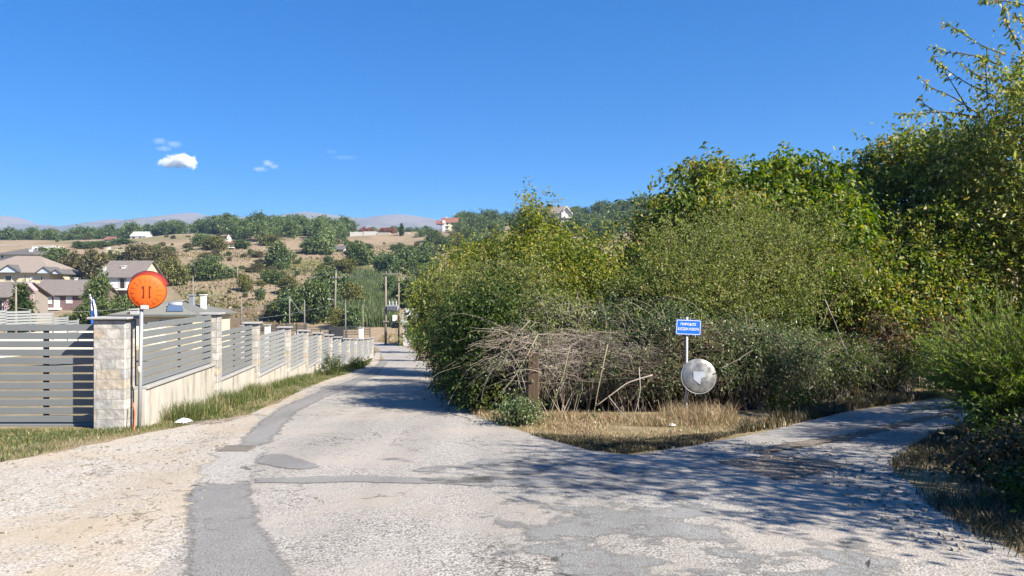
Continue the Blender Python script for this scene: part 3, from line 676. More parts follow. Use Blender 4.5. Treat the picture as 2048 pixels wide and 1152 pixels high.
sh = MB(); R_ = .287
sh.lathe(mc, [(0.0001, .070), (.05, .071), (.12, .066), (.20, .050), (.252, .030), (.262, .020), (.272, .020), (R_, .012), (R_ + .004, -.02), (R_, -.045)], 56, ma)
# radial ribs pressed into the shell
rb = sh; up = nrm(np.array([0, 0, 1.]) - ma * ma[2]); rt = np.cross(up, ma)
for k in range(16):
    a = 2 * math.pi * k / 16 + .1
    if abs(math.cos(a)) < .25 and math.sin(a) < 0: pass
    d = rt * math.cos(a) + up * math.sin(a); s = np.cross(ma, d)
    pa, pb = mc + d * .165 + ma * .0605, mc + d * .245 + ma * .036
    rb.add([pa - s * .003, pa + s * .003, pb + s * .0025, pb - s * .0025, pa + ma * .006, pb + ma * .005], [(0, 1, 4), (1, 2, 5, 4), (2, 3, 5), (3, 0, 4, 5)], 1)
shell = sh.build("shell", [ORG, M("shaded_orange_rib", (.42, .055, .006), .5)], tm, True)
slot = MB()
for sx_ in (-1, 1):                                                            # two dark bolt slots
    c0 = mc + rt * (.044 * sx_) + ma * .072
    slot.prism([c0 + rt * a + up * b for a, b in ((-.008, -.10), (.010, -.10), (.010, .10), (-.004, .10), (-.008, .03))], ma * .004)
    for zz, rr in ((.075, .016), (-.085, .015)):
        slot.lathe(mc + rt * (.056 * sx_ if zz > 0 else .050 * sx_) + up * zz + ma * .069, [(.0001, .008), (rr, .008), (rr, 0)], 10, ma)
slot.build("bolt_slot", M("shadowy_dark_red_slot", (.16, .012, .006), .6), shell)
rim = MB(); ang = np.linspace(0, 2 * math.pi, 57)
rim.tube([mc + ma * -.04 + (rt * math.cos(a) + up * math.sin(a)) * (R_ + .008) for a in ang], .010, 8, cap=False)
rim.build("rim", ORD, tm, True)
hd = MB(); aa = np.linspace(math.radians(18), math.radians(140), 25); vs = []; F = []
for a in aa:
    for (rr, dp) in ((R_ + .004, .02), (R_ + .012, -.04), (R_ + .03, -.11), (R_ + .05, -.2), (R_ + .044, -.2), (R_ + .006, -.05)):
        vs.append(mc + (rt * math.cos(a) + up * math.sin(a)) * rr + ma * dp)
for i in range(len(aa) - 1):
    for j in range(6): F.append((i * 6 + j, i * 6 + (j + 1) % 6, (i + 1) * 6 + (j + 1) % 6, (i + 1) * 6 + j))
hd.add(vs, F); hd.build("hood", ORD, tm, True)
MB().lathe(mc - ma * .03, [(R_, 0), (.2, -.03), (.1, -.042), (.0001, -.046)], 40, ma).build("lens", M("mirror_lens", (.8, .82, .84), .06, .5, metal=1.0), tm, True)
MB().box(mc + up * -.262 + ma * .045 + rt * -.035, (.13, .045, .07), np.array([rt, ma, up]), bev=.008).build("bracket", M("pale_grey_bracket", (.42, .43, .44), .5), tm)
MB().tube([(mpx[0], mY, mc[2] - .27), (mpx[0], mY, mc[2] - .2)], .043, 10).build("clamp", BLK, tm, True)

# blue street sign and worn round mirror on one white post
sY = 14.1; sb = on_ground(P(1372, 800, sY)[0], sY)
ss = thing("street_sign", "blue street name plate with white lettering on a thin post by the thicket", "street sign", sb)
WHT = M("white_painted_steel", (.68, .68, .66), .5, .3, var=(.52, .5, .46), scale=12)
MB().tube([sb - [0, 0, .2], sb + [.01, 0, .9], [P(1374, 634, sY)[0], sY, P(1374, 634, sY)[2]]], .022, 10).build("post", WHT, ss, True)
sc_ = P(1376.5, 654.5, sY - .035); ti = math.radians(-2.5)
e1 = np.array([math.cos(ti), .12, math.sin(ti)]); e1 = nrm(e1); e2 = nrm(np.cross(e1, np.array([0, 1., 0]))) ; e2 = e2 if e2[2] > 0 else -e2; e3 = nrm(np.cross(e1, e2)); e3 = e3 if e3[1] < 0 else -e3
def rrect(w, h, r, c, off, n=5):
    o = []
    for (sx_, sy_, a0) in ((1, 1, 0), (-1, 1, 90), (-1, -1, 180), (1, -1, 270)):
        for k in range(n):
            a = math.radians(a0 + 90 * k / (n - 1)); o.append(c + e1 * (sx_ * (w / 2 - r) + r * math.cos(a)) + e2 * (sy_ * (h / 2 - r) + r * math.sin(a)) + e3 * off)
    return o
SW, SH = .485, .285
MB().prism(rrect(SW, SH, .02, sc_, 0), e3 * .012).build("plate", M("street_sign_blue", (.01, .125, .60), .35, .5, var=(.012, .15, .66), scale=5), ss)
pl = ss
bd = MB(); A_, B_ = rrect(SW - .02, SH - .02, .026, sc_, .0132), rrect(SW - .038, SH - .038, .018, sc_, .0132); n_ = len(A_)
bd.add(A_ + B_ + [p + e3 * .002 for p in A_] + [p + e3 * .002 for p in B_],
       [(2 * n_ + i, 2 * n_ + (i + 1) % n_, 3 * n_ + (i + 1) % n_, 3 * n_ + i) for i in range(n_)] + [(i, (i + 1) % n_, 2 * n_ + (i + 1) % n_, 2 * n_ + i) for i in range(n_)] + [(n_ + i, n_ + (i + 1) % n_, 3 * n_ + (i + 1) % n_, 3 * n_ + i) for i in range(n_)])
SIGNW = M("sign_white", (.82, .83, .85), .4, .4)
bd.build("border", SIGNW, ss)
def lettering(txt, c, width, height, parent, m):
    cu = bpy.data.curves.new("lettering", 'FONT'); cu.body = txt; cu.align_x = 'CENTER'; cu.align_y = 'CENTER'; cu.size = 1; cu.extrude = .001; cu.offset = .018
    t = bpy.data.objects.new("lettering", cu); COL.objects.link(t); bpy.context.view_layer.update()
    me = bpy.data.meshes.new_from_object(t.evaluated_get(bpy.context.evaluated_depsgraph_get())); bpy.data.objects.remove(t)
    k = np.zeros(len(me.vertices) * 3); me.vertices.foreach_get('co', k); k = k.reshape(-1, 3)
    lo, hi = k.min(0), k.max(0); k = (k - (lo + hi) / 2) / (hi - lo) * [width, height, .002]
    w = c + k[:, :1] * e1 + k[:, 1:2] * e2 + (k[:, 2:] + .0142) * e3
    me.vertices.foreach_set('co', (w - np.array(parent_world(parent))).ravel()); me.update()
    me.name = "lettering"; return _link(me, "lettering", m, parent, None)
lettering("ΠΑΡΟΔΟΣ", sc_ + e2 * .058 - e1 * .005, .30, .05, ss, SIGNW)
lettering("ΚΑΣΣΩΝ ΧΑΣΙΩΤΗ", sc_ - e2 * .032 - e1 * .002, .405, .05, ss, SIGNW)
# the worn convex mirror, leaning on the same post
wc = P(1397, 753, sY - .09); wa = nrm(np.array([-.04, -1, .12]))
wm = thing("convex_mirror", "round worn convex road mirror with a grey patch under the blue street sign", "traffic mirror", wc)
wup = nrm(np.array([0, 0, 1.]) - wa * wa[2]); wr = np.cross(wup, wa); wr = wr if wr[0] > 0 else -wr
m = bpy.data.materials.new("dull_scratched_mirror"); m.use_nodes = True; nt = m.node_tree; b = nt.nodes["Principled BSDF"]
tc = nt.nodes.new("ShaderNodeTexCoord"); n1 = nt.nodes.new("ShaderNodeTexNoise"); n1.inputs['Scale'].default_value = 7; n1.inputs['Detail'].default_value = 8; nt.links.new(tc.outputs['Object'], n1.inputs['Vector'])
r1 = nt.nodes.new("ShaderNodeValToRGB"); nt.links.new(n1.outputs['Fac'], r1.inputs[0]); r1.color_ramp.elements[0].position = .35; r1.color_ramp.elements[0].color = (.15, .155, .155, 1); r1.color_ramp.elements[1].position = .75; r1.color_ramp.elements[1].color = (.38, .375, .35, 1)
r2 = nt.nodes.new("ShaderNodeValToRGB"); nt.links.new(n1.outputs['Fac'], r2.inputs[0]); r2.color_ramp.elements[0].position = .4; r2.color_ramp.elements[0].color = (.26, .26, .26, 1); r2.color_ramp.elements[1].position = .65; r2.color_ramp.elements[1].color = (.5, .5, .5, 1)
nt.links.new(r1.outputs[0], b.inputs['Base Color']); nt.links.new(r2.outputs[0], b.inputs['Roughness']); b.inputs['Metallic'].default_value = .4
WR = .318
prof = [(WR * math.sin(t), .055 * math.cos(t * 1.0) - 0.0) for t in np.linspace(0.001, math.pi / 2, 14)]
MB().lathe(wc, prof, 48, wa).build("lens", m, wm, True)
MB().tube([wc + (wr * math.cos(a) + wup * math.sin(a)) * (WR + .002) for a in ang], .011, 8, cap=False).build("rim", M("dull_aluminium_rim", (.50, .51, .50), .4, .5, metal=.6), wm, True)
MB().lathe(wc, [(WR, -.004), (WR * .8, -.03), (.0001, -.04)], 40, wa).build("backing", BLK, wm, True)
pp = MB(); pts = [(-.115, .085), (.11, .085), (.11, -.015), (.028, -.03), (.028, -.045), (.022, -.16), (-.115, -.045)]
pp.prism([wc + wr * a + wup * b_ + wa * .049 for a, b_ in ((-.105, .095), (.105, .09), (.12, -.01), (.035, -.03), (.015, -.15), (-.105, -.055))], wa * .010)
pp.build("grey_lens_patch", M("dull_blue_grey_patch", (.30, .33, .39), .55, .4, var=(.44, .47, .53), scale=8), wm)  # blue-grey shape laid on the lens

# drain grate
dc = (G(450, 901) + G(499, 901)) / 2; dg = thing("drain_grate", "rectangular slotted iron drain grate set in the pale road edge", "drain grate", dc + [0, 0, .012])
gw, gd = .40, .30
fr = MB(); zz = dc[2] + .022
for (ox, oy, sx_, sy_) in ((0, gd / 2, gw, .03), (0, -gd / 2, gw, .03), (gw / 2 - .015, 0, .03, gd - .034), (-gw / 2 + .015, 0, .03, gd - .034)):
    fr.box((dc[0] + ox, dc[1] + oy, zz), (sx_, sy_, .03))
fr.build("frame", GRIME, dg)
br_ = MB()
for k in range(14): br_.box((dc[0] - gw / 2 + .045 + k * (gw - .09) / 13, dc[1], zz - .003), (.013, gd - .036, .022))
br_.build("bar", GRIME, dg)
MB().box((dc[0], dc[1], zz - .012), (gw - .062, gd - .034, .004)).build("sump", BLK, dg)
# litter
def crumple(name, c, w, d, hgt, mat, seed, label, cat):
    rng = np.random.default_rng(seed); k = 14; X, Y = np.meshgrid(np.linspace(-1, 1, k), np.linspace(-1, 1, k)); r = np.sqrt(X ** 2 + Y ** 2)
    Z = hgt * np.clip(1 - r ** 2 * .6, 0, 1) * (.6 + .7 * rng.random((k, k))) * (r < 1.35)
    Xw, Yw = c[0] + X * w / 2 * (1 + .15 * rng.normal(size=(k, k))), c[1] + Y * d / 2 * (1 + .15 * rng.normal(size=(k, k)))
    V = np.stack([Xw, Yw, H(Xw, Yw) + .012 + Z], -1).reshape(-1, 3); i = np.arange(k * k).reshape(k, k)
    q = np.stack([i[:-1, :-1], i[:-1, 1:], i[1:, 1:], i[1:, :-1]], -1).reshape(-1, 4)
    keep = (r[:-1, :-1].ravel() < 1.15); q = q[keep]
    return props(fast_mesh(name, V, np.vstack([q[:, [0, 1, 2]], q[:, [0, 2, 3]]]), mat, smooth=False), label, cat)
PLA = M("white_plastic_film", (.78, .80, .82), .4, .5)
crumple("plastic_bag", G(367, 847), .25, .35, .07, PLA, 2, "crumpled white plastic bag lying on the verge beside the mirror pole", "plastic bag")
crumple("litter_scrap", G(1343, 853), .13, .2, .04, PLA, 5, "scrap of white litter in the dry grass below the street sign", "litter")
# wooden post smothered in the thicket
wp = on_ground(P(1066, 760, 14.55)[0], 14.55)
props(MB().box(wp + [0, 0, .55], (.22, .2, 1.35), bev=.02).build("wooden_post", M("weathered_brown_post", (.075, .052, .036), .9, .1, var=(.125, .09, .064), scale=5, stretch=(3, 3, .4), bump=.4), None),
      "stout weathered brown post half hidden behind hanging bramble stems", "post")

# ------------------------------------------------------------------ flag behind the pillar
fY = 24.0; fb = on_ground(P(190, 700, fY)[0], fY); ft = P(181, 592, fY)
FW_, FB_ = M("flag_white_cloth", (.76, .77, .8), .8), M("flag_blue_cloth", (.015, .10, .45), .8)
fl = thing("flag", "limp blue and white striped flag on a slim pole behind the stone gate pillar", "flag", fb)
MB().tube([fb - [0, 0, .3], ft + [-.01, 0, .06]], .018, 8).build("flagpole", WHT, fl, True)
kx, kz = 9, 19; vs = []; mi = []
for i in range(kz):
    for j in range(kx):
        t, s = i / (kz - 1), j / (kx - 1)
        vs.append((ft[0] + .015 + s * (.10 + .22 * t) + .02 * math.sin(9 * s + 2 * t), fY - .03 + .05 * math.sin(14 * s + t * 3), ft[2] - t * .88 - .12 * s * (1 - t)))
fc = MB(); 
fc.v = [np.array(vs)]; fc.n = len(vs)
for i in range(kz - 1):
    for j in range(kx - 1):
        fc.f.append((i * kx + j, (i + 1) * kx + j, (i + 1) * kx + j + 1, i * kx + j + 1)); fc.m.append(((j + 1) // 2 + (1 if i > 8 and j < 4 else 0)) % 2)
fc.build("cloth", [FB_, FW_], fl, True)
# ------------------------------------------------------------------ houses
def wallm(n, c): return M(n, c, .9, .15, var=tuple(k * .86 for k in c), scale=.7, detail=6)
CREAM, PINK, PINKP, WHITE, BROWNW, GREYW = wallm("cream_render", (.66, .59, .40)), wallm("dusky_pink_render", (.22, .15, .145)), wallm("pale_pink_render", (.45, .325, .32)), wallm("white_render", (.74, .73, .69)), wallm("grey_brown_render", (.30, .265, .23)), wallm("pale_grey_render", (.55, .55, .52))
PALEB = wallm("pale_blue_gable", (.55, .63, .72))
def tiles(n, c, c2): return M(n, c, .85, .2, var=c2, scale=1.4, detail=8, bump=.5, bscale=7)
RGREY, RTAN, RRED, RGREEN, RDARK = tiles("grey_brown_tiles", (.155, .135, .125), (.215, .19, .175)), tiles("tan_tiles", (.235, .195, .165), (.29, .245, .21)), tiles("red_tiles", (.20, .09, .075), (.25, .125, .10)), tiles("grey_green_ribbed_sheet", (.135, .14, .128), (.18, .185, .17)), tiles("dark_slate_tiles", (.10, .095, .095), (.15, .14, .135))
GLASS, SHUT, TRIM = M("dark_window_glass", (.03, .035, .04), .12, .6), M("white_roller_shutter", (.68, .67, .64), .6), M("white_trim", (.74, .73, .70), .6)
def roof_gable(mb, c, w, d, z0, z1, ov, th=.16, along='x'):
    """two sloping slabs meeting at a ridge along x"""
    x0, x1 = c[0] - w / 2 - ov, c[0] + w / 2 + ov; ym = c[1]; k = (z1 - z0) / (d / 2); y0, y1 = c[1] - d / 2 - ov, c[1] + d / 2 + ov; ze = z0 - k * ov
    prof = [(y0, ze), (ym, z1), (y1, ze), (y1, ze + th), (ym, z1 + th), (y0, ze + th)]
    n = 6; V = [(x0, y, z) for y, z in prof] + [(x1, y, z) for y, z in prof]
    mb.add(V, [(0, 1, 4, 5), (1, 2, 3, 4), (6, 11, 10, 7), (7, 10, 9, 8)] + [(i, i + 6, (i + 1) % 6 + 6, (i + 1) % 6) for i in range(6)])
def roof_hip(mb, c, w, d, z0, z1, ov, th=.16):
    x0, x1, y0, y1 = c[0] - w / 2 - ov, c[0] + w / 2 + ov, c[1] - d / 2 - ov, c[1] + d / 2 + ov; r = max(0.05, (w - d) / 2) if w > d else .05
    V = [(x0, y0, z0), (x1, y0, z0), (x1, y1, z0), (x0, y1, z0), (x0, y0, z0 + th), (x1, y0, z0 + th), (x1, y1, z0 + th), (x0, y1, z0 + th), (c[0] - r, c[1], z1), (c[0] + r, c[1], z1)]
    mb.add(V, [(3, 2, 1, 0), (0, 1, 5, 4), (1, 2, 6, 5), (2, 3, 7, 6), (3, 0, 4, 7), (4, 5, 9, 8), (5, 6, 9), (6, 7, 8, 9), (7, 4, 8)])
class House:
    """front wall faces the camera (-Y); every opening is given in photo pixels at the front wall's distance"""
    def __init__(s, name, label, x0, x1, Y, eave, ridge, wall, roof, depth=9, kind='gable', ov=.5, base=None, cat="house", group=None):
        s.Y = Y; s.X0, s.X1 = (x0 - 1024) / FPX * Y, (x1 - 1024) / FPX * Y; s.d = depth
        s.ze = P(0, eave, Y)[2]; s.zr = CAMZ + (576 - ridge) / FPX * (Y + depth / 2)
        cx = (s.X0 + s.X1) / 2; s.c = (cx, Y + depth / 2); g = float(min(H(cx, Y), H(cx, Y + depth))) - .4 if base is None else P(0, base, Y)[2]
        s.g = g; s.o = thing(name, label, cat, (cx, Y + depth / 2, g), group)
        w = s.X1 - s.X0; mb = MB(); s.wall_m = wall
        if kind == 'gable':
            prof = [(Y, g), (Y + depth, g), (Y + depth, s.ze), (Y + depth / 2, s.zr), (Y, s.ze)]
            mb.prism([(s.X0, y, z) for y, z in prof], (w, 0, 0))
        else: mb.box((cx, Y + depth / 2, (g + s.ze) / 2), (w, depth, s.ze - g))
        mb.build("wall", wall, s.o)
        rm = MB()
        if kind == 'gable': roof_gable(rm, s.c, w, depth, s.ze + .03, s.zr + .03, ov)
        elif kind == 'hip': roof_hip(rm, s.c, w, depth, s.ze + .01, s.zr, ov)
        else: rm.box((cx, Y + depth / 2, s.ze + .12), (w + 2 * ov, depth + 2 * ov, .24), bev=.03)
        s.roof = rm.build("roof", roof, s.o)
    def open(s, x0, x1, y0, y1, kind="window", mat=None, frame=True):
        a, b = P(x0, y1, s.Y), P(x1, y0, s.Y); c = (a + b) / 2; w, h = b[0] - a[0], b[2] - a[2]
        f = MB()
        t = .07
        for dx, dz, sx_, sz_ in ((0, h / 2 + t / 2, w + 2 * t, t), (0, -h / 2 - t / 2, w + 2 * t, t), (-w / 2 - t / 2, 0, t, h), (w / 2 + t / 2, 0, t, h)):
            f.box((c[0] + dx, s.Y - .04, c[2] + dz), (sx_, .12, sz_))
        fo = f.build(kind, TRIM, s.o)
        MB().box((c[0], s.Y - .012, c[2]), (w, .05, h)).build("pane" if mat is None else "shutter", mat or GLASS, fo)
        return fo
    def slab(s, x0, x1, y0, y1, out=1.4, name="balcony", mat=None):
        a, b = P(x0, y1, s.Y), P(x1, y0, s.Y)
        return MB().box(((a[0] + b[0]) / 2, s.Y - out / 2 - .002, (a[2] + b[2]) / 2), (b[0] - a[0], out, b[2] - a[2]), bev=.03).build(name, mat or TRIM, s.o)
    def chimney(s, x, top, wd=.7, mat=None, cap=True, dy=None, name="chimney"):
        yy = s.c[1] if dy is None else s.Y + dy; X = (x - 1024) / FPX * yy; zt = CAMZ + (576 - top) / FPX * yy
        zb = s.ze; ch = MB().box((X, yy, (zt + zb) / 2), (wd, wd, zt - zb), bev=.02)
        if cap: ch.box((X, yy, zt + .09), (wd + .2, wd + .2, .12), bev=.02)
        return ch.build(name, mat or WHITE, s.roof)
def yof(x, y, lim=405): return min(lim, float(G(x, y)[1]) + 1)
# dusky pink two-storey house
h = House("pink_house", "two-storey dusky pink house with a grey roof and white balcony beyond the gate", 63, 180, 140, 588, 561, PINK, RGREY, 9, ov=.6)
h.open(86, 103, 593, 607, mat=SHUT); h.open(109, 119, 594.5, 615, "door", SHUT); h.open(133, 144, 593.5, 606, mat=SHUT)
h.slab(70, 124, 615.6, 619.5); h.open(108, 116, 624, 641, "door"); h.open(128, 140, 624, 634)
h.chimney(152, 557, .45)
# brown house behind the mirror
h = House("brown_house", "grey-brown two-storey house with a grey roof just above the orange mirror", 202, 280, 150, 552, 523, BROWNW, RGREY, 9, ov=.6)
h.open(216, 236, 555.5, 575, mat=SHUT); h.open(240, 250, 556, 577, "door"); h.open(254, 268, 556, 576, mat=SHUT)
h.slab(212, 279, 577.5, 580.5); h.chimney(248, 533, .8, dy=2.4); h.chimney(209, 534, .5, GREYW, dy=1.2)
MB().prism([(h.X1 + .02, h.Y, h.ze - .2), (h.X1 + .02, h.Y + 9, h.ze - .2), (h.X1 + .02, h.Y + 4.5, h.zr - .1)], (.06, 0, 0)).build("gable", CREAM, h.o)
# cream villa
h = House("cream_villa", "large cream villa with a tan hipped roof and three pale blue gables", -60, 100, 190, 546, 512, CREAM, RTAN, 14, 'hip', ov=.9)
h.open(11, 23, 552, 561); h.open(49, 52, 551, 566); h.open(61, 66, 553, 571, "door", SHUT); h.open(82, 85, 553, 561); 
h.open(70, 82, 567, 574); h.chimney(-10, 519, 1.1, CREAM)
for (xa, xb, apex, yb) in ((1, 46, 531, 545), (78, 110, 535, 546.5), (106, 130, 540, 548)):
    a, b, t = P(xa, yb, 190), P(xb, yb, 190), P((xa + xb) / 2, apex, 190)
    gb = MB().prism([a - [0, 1.2, 0], b - [0, 1.2, 0], t - [0, 1.2, 0]], (0, 6, 0)).build("gable", PALEB, h.o)
    r2 = MB(); k_ = np.array([0, 6, 0]); o_ = np.array([0, -1.5, 0]); th = np.array([0, 0, .2]); ex = (b - a) * .06
    dn = np.array([0, 0, -(t[2] - a[2]) * .12])
    r2.prism([a - ex + dn + o_ + th * .2, t + o_ + th * .2, t + o_ + th * 1.2, a - ex + dn + o_ + th * 1.2], k_); r2.prism([b + ex + dn + o_ + th * .2, t + o_ + th * .2, t + o_ + th * 1.2, b + ex + dn + o_ + th * 1.2], k_)
    r2.build("gable_roof", RDARK, gb)
# leftmost house with pink gable
h = House("gabled_house", "house with a brown tiled roof and pale pink gable at the picture's left edge", -60, 20, 122, 592, 566, BROWNW, RGREY, 10, ov=.7)
h.open(-3, 5, 600, 621, "door"); h.open(-30, -15, 600, 612)
gb = MB().prism([P(8, 622, 121.6), P(8, 606, 121.6), P(52, 569, 121.6), P(66, 583, 121.6), P(66, 622, 121.6)], (0, .35, 0)).build("gable", PINKP, h.o)
ed = MB(); a, b, c_ = P(7, 609, 121.3), P(52, 568, 121.3), P(67, 582, 121.3)
ed.prism([a, b, b + [0, 0, .25], a + [0, 0, .25]], (0, 1.2, 0)); ed.prism([b, c_, c_ + [0, 0, .25], b + [0, 0, .25]], (0, 1.2, 0)); ed.build("gable_roof", PINKP, gb)
# houses beyond the villa
h = House("dark_roofed_house", "pale house with a broad dark hipped roof behind the cream villa", 0, 66, 250, 510, 496, WHITE, RDARK, 13, 'hip', ov=1.6); h.open(2, 7, 511, 516); h.open(56, 61, 511, 513, mat=SHUT); h.chimney(62, 499, .9, dy=2)
h = House("terracotta_house", "small white house with a terracotta roof far left below the wood", -20, 22, 330, 500, 490, WHITE, RTAN, 9, ov=.6); h.open(5, 10, 501, 504)
h = House("long_white_building", "long low white building at the edge of the far dry field", 64, 104, yof(84, 502), 492.5, 491, WHITE, GREYW, 8, 'flat', ov=.1); h.open(70, 74, 496, 500); h.open(88, 92, 496, 500)
h = House("flat_cream_house", "flat-roofed cream house half hidden by trees above the brown house", 212, 262, yof(236, 527), 500, 498, CREAM, CREAM, 9, 'flat', ov=.1, base=528); h.open(217, 225, 503, 510); h.open(232, 234, 503, 509); h.chimney(217, 495, .8, dy=2)
h = House("red_roofed_cottage", "tiny white cottage with a red roof on the far field", 208, 224, yof(216, 484), 479, 474, WHITE, RRED, 7, ov=.5); h.open(211, 214, 480, 482)
h = House("white_farmhouse", "white farmhouse among trees at the foot of the hilltop pine wood", 261, 291, 395, 472, 464, WHITE, GREYW, 8, ov=.4); h.open(266, 270, 473, 476); h.open(278, 282, 473, 476)
# small turreted house on the slope
h = House("turreted_house", "small cream house with a red roof and white domed turret on the slope", 449, 468, yof(458, 498), 487, 482, CREAM, RRED, 7, ov=.4); h.open(453, 456, 489, 493); h.open(460, 463, 489, 494, "door")
tX, tz0, tz1 = P(458, 0, h.Y + 3)[0], h.ze, P(0, 478.5, h.Y + 3)[2]
tu = MB().box((tX, h.Y + 2.5, (tz0 + tz1) / 2), (1.7, 1.7, tz1 - tz0)).build("turret", WHITE, h.o); MB().lathe((tX, h.Y + 2.5, tz1), [(1.1, 0), (1.0, .4), (.6, .9), (.15, 1.2), (.08, 1.7), (.001, 1.75)], 14).build("dome", WHITE, tu, True)
h.slab(447, 470, 495, 496.5, 2.2)
# roofless stone walls on the hill
rw = thing("ruined_walls", "row of pale roofless concrete walls on the hill below the reddish trees", "ruin", on_ground(P(735, 0, 395)[0], 395))
for (xa, xb, yt, yb) in ((700, 726, 464, 474), (727, 752, 463, 476), (753, 780, 465, 475), (795, 818, 464, 473)):
    a, b = P(xa, yb, 395), P(xb, yt, 395); MB().box(((a[0] + b[0]) / 2, 397, (a[2] - 2 + b[2]) / 2), (b[0] - a[0] - .05, 5, b[2] - a[2] + 2)).build("wall", GREYW if xa < 730 else wallm('rough_concrete', (.40, .37, .33)), rw)
h = House("field_shed", "small open shed with a dark mono roof beside the round hill tree", 667, 686, yof(676, 504), 498, 492, GREYW, RDARK, 6, ov=.7); h.open(670, 677, 499, 503, "door")
# three-storey house on the brow
h = House("brow_house", "tall three-storey cream house with stepped red roofs alone on the brow of the hill", 884, 914, 420, 444, 436, CREAM, RRED, 9, ov=.7)
for (yy0, yy1) in ((446, 450), (453, 458)):
    h.open(893, 896, yy0, yy1); h.open(903, 907, yy0, yy1)
h.open(888, 891, 453, 458)
t_ = h.slab(880, 900, 451, 452, 1.6); h.slab(880, 900, 458.5, 459.5, 1.6)
a, b = P(885, 466, 418), P(890, 441, 418); MB().box(((a[0] + b[0]) / 2, 418.6, (a[2] + b[2]) / 2), (b[0] - a[0], 2.6, b[2] - a[2])).build("stair_tower", WHITE, h.o)
rm = MB(); roof_gable(rm, (P(881, 0, 419)[0], 420), 4, 5, P(0, 447, 419)[2], P(0, 441, 419)[2], .6); rm.build("lower_roof", RRED, h.o)
h.chimney(893, 434, .8)
h = House("ridge_villa", "grey-roofed villa with a white gable on the wooded ridge behind the poplar", 1098, 1138, 425, 425, 413, GREYW, RGREY, 9, ov=.7); h.open(1128, 1132, 426, 430); h.chimney(1099, 412, .8)
ed = MB(); a, b, c_ = P(1122, 428, 423), P(1133, 414, 423), P(1146, 429, 423); ed.prism([a, b, b + [0, 0, .7], a + [0, 0, .7]], (0, 6, 0)); ed.prism([b, c_, c_ + [0, 0, .7], b + [0, 0, .7]], (0, 6, 0)); ed.build("gable_roof", WHITE, h.o)
ga = MB().prism([P(1123, 436, 424), P(1123, 428, 424), P(1133, 416, 424), P(1144, 428, 424), P(1144, 436, 424)], (0, 1.5, 0)).build("gable", WHITE, h.o)
h = House("white_ridge_house", "small white house glimpsed between trees high on the right ridge", 1250, 1268, 430, 417, 411, WHITE, RTAN, 7, ov=.3); h.open(1255, 1258, 418, 422)

# grey ribbed-roof bungalow behind the fence
BY = 92
h = House("ribbed_roof_bungalow", "low bungalow with a grey ribbed hip roof just behind the slat fence", 235, 386, BY, 633, 599, CREAM, RGREEN, 12, 'hip', ov=.8)
h.open(366, 374, 640, 655, "door"); h.open(318, 340, 640, 648)
rb = MB(); x0, x1, y0, ym = h.X0 - .8, h.X1 + .8, h.Y - .8, h.c[1]; rr = (h.X1 - h.X0 - h.d) / 2
for k in range(66):
    X = x0 + (x1 - x0) * (k + .5) / 66; t = 1.0
    xl, xr = h.c[0] - rr, h.c[0] + rr
    if X < xl: t = (X - x0) / (xl - x0)
    elif X > xr: t = (x1 - X) / (x1 - xr)
    z0 = h.ze + .19; z1 = z0 + (h.zr - h.ze - .16) * t
    rb.tube([(X, y0 + .02, z0 + .02), (X, y0 + (ym - y0) * t, z1 + .04)], .09, 4)
rb.build("rib", RGREEN, h.roof)
h.chimney(407, 591, .62); h.chimney(384, 592, .6, wallm('blue_grey_render', (.27, .29, .32)))
h.chimney(272, 620, 1.0, GREYW, dy=-.2)
# solar water heater on the roof
st = P(350, 622, BY + 1.6); sh_ = thing("solar_heater", "solar water heater with a blue panel and silver tank on the bungalow roof", "solar heater", st)
MB().prism([P(333, 622.5, BY + .2), P(367, 622.5, BY + .2), P(363, 612, BY + 1.6), P(337, 612, BY + 1.6)], (0, .05, .1)).build("panel", M("solar_panel_blue", (.10, .15, .24), .25, .6), sh_)
tk = P(0, 609, BY + 2.2); MB().tube([(P(338, 0, BY + 2.2)[0], BY + 2.2, tk[2]), (P(364, 0, BY + 2.2)[0], BY + 2.2, tk[2])], .26, 14).build("tank", M("silver_tank", (.72, .74, .76), .3, .5, metal=.4), sh_, True)
MB().box((st[0], BY + 2.3, tk[2] - .5), (1.5, .6, .5)).build("stand", STEEL, sh_)
# corrugated shed by the transformer
h = House("corrugated_shed", "grey corrugated shed half hidden by the hedge at the road bend", 806, 846, 96, 648, 619, GREYW, M("corrugated_grey_sheet", (.40, .41, .42), .5, .4, var=(.30, .3, .31), scale=3, stretch=(9, .3, .3)), 8, ov=.35)
h.open(813, 822, 652, 672, "door")

# ------------------------------------------------------------------ yard fences beyond the gate, railings further down
def slat_fence(name, label, px, mat, n=6, pw=.07):
    """px: panels as (x0, x1, top row, bottom row, Y0, Y1)"""
    o = thing(name, label, "fence", on_ground(P(px[0][0], 0, px[0][4])[0], px[0][4]))
    for (xa, xb, yt, yb, Y0, Y1) in px:
        a, b = P(xa, yt, Y0), P(xb, yt, Y1); z1 = a[2]; z0 = P(xa, yb, Y0)[2]; d = b - a; d[2] = 0; ln = np.linalg.norm(d); e = d / ln; ax = np.array([e, [-e[1], e[0], 0], [0, 0, 1]])
        mb = MB(); pit = (z1 - z0) / n
        for k in range(n): mb.box((a + b) / 2 * [1, 1, 0] + [0, 0, z0 + pit * (k + .5)], (ln - .02, .03, pit * .7), ax)
        mb.build("slat_panel", mat, o)
        MB().box(b * [1, 1, 0] + [0, 0, (z0 + z1) / 2 - .3], (pw, pw, z1 - z0 + .7)).build("post", mat, o)
    return o
slat_fence("yard_fence", "pale grey slat fence stepping down across the yard behind the gate", [(-40, 12, 621, 655, 40, 41), (12.5, 60, 622, 656, 41, 42), (60.5, 106, 626, 660, 42, 43), (107, 135, 634.5, 664, 43, 44), (136, 156, 641, 668, 44, 45)], SLATB)
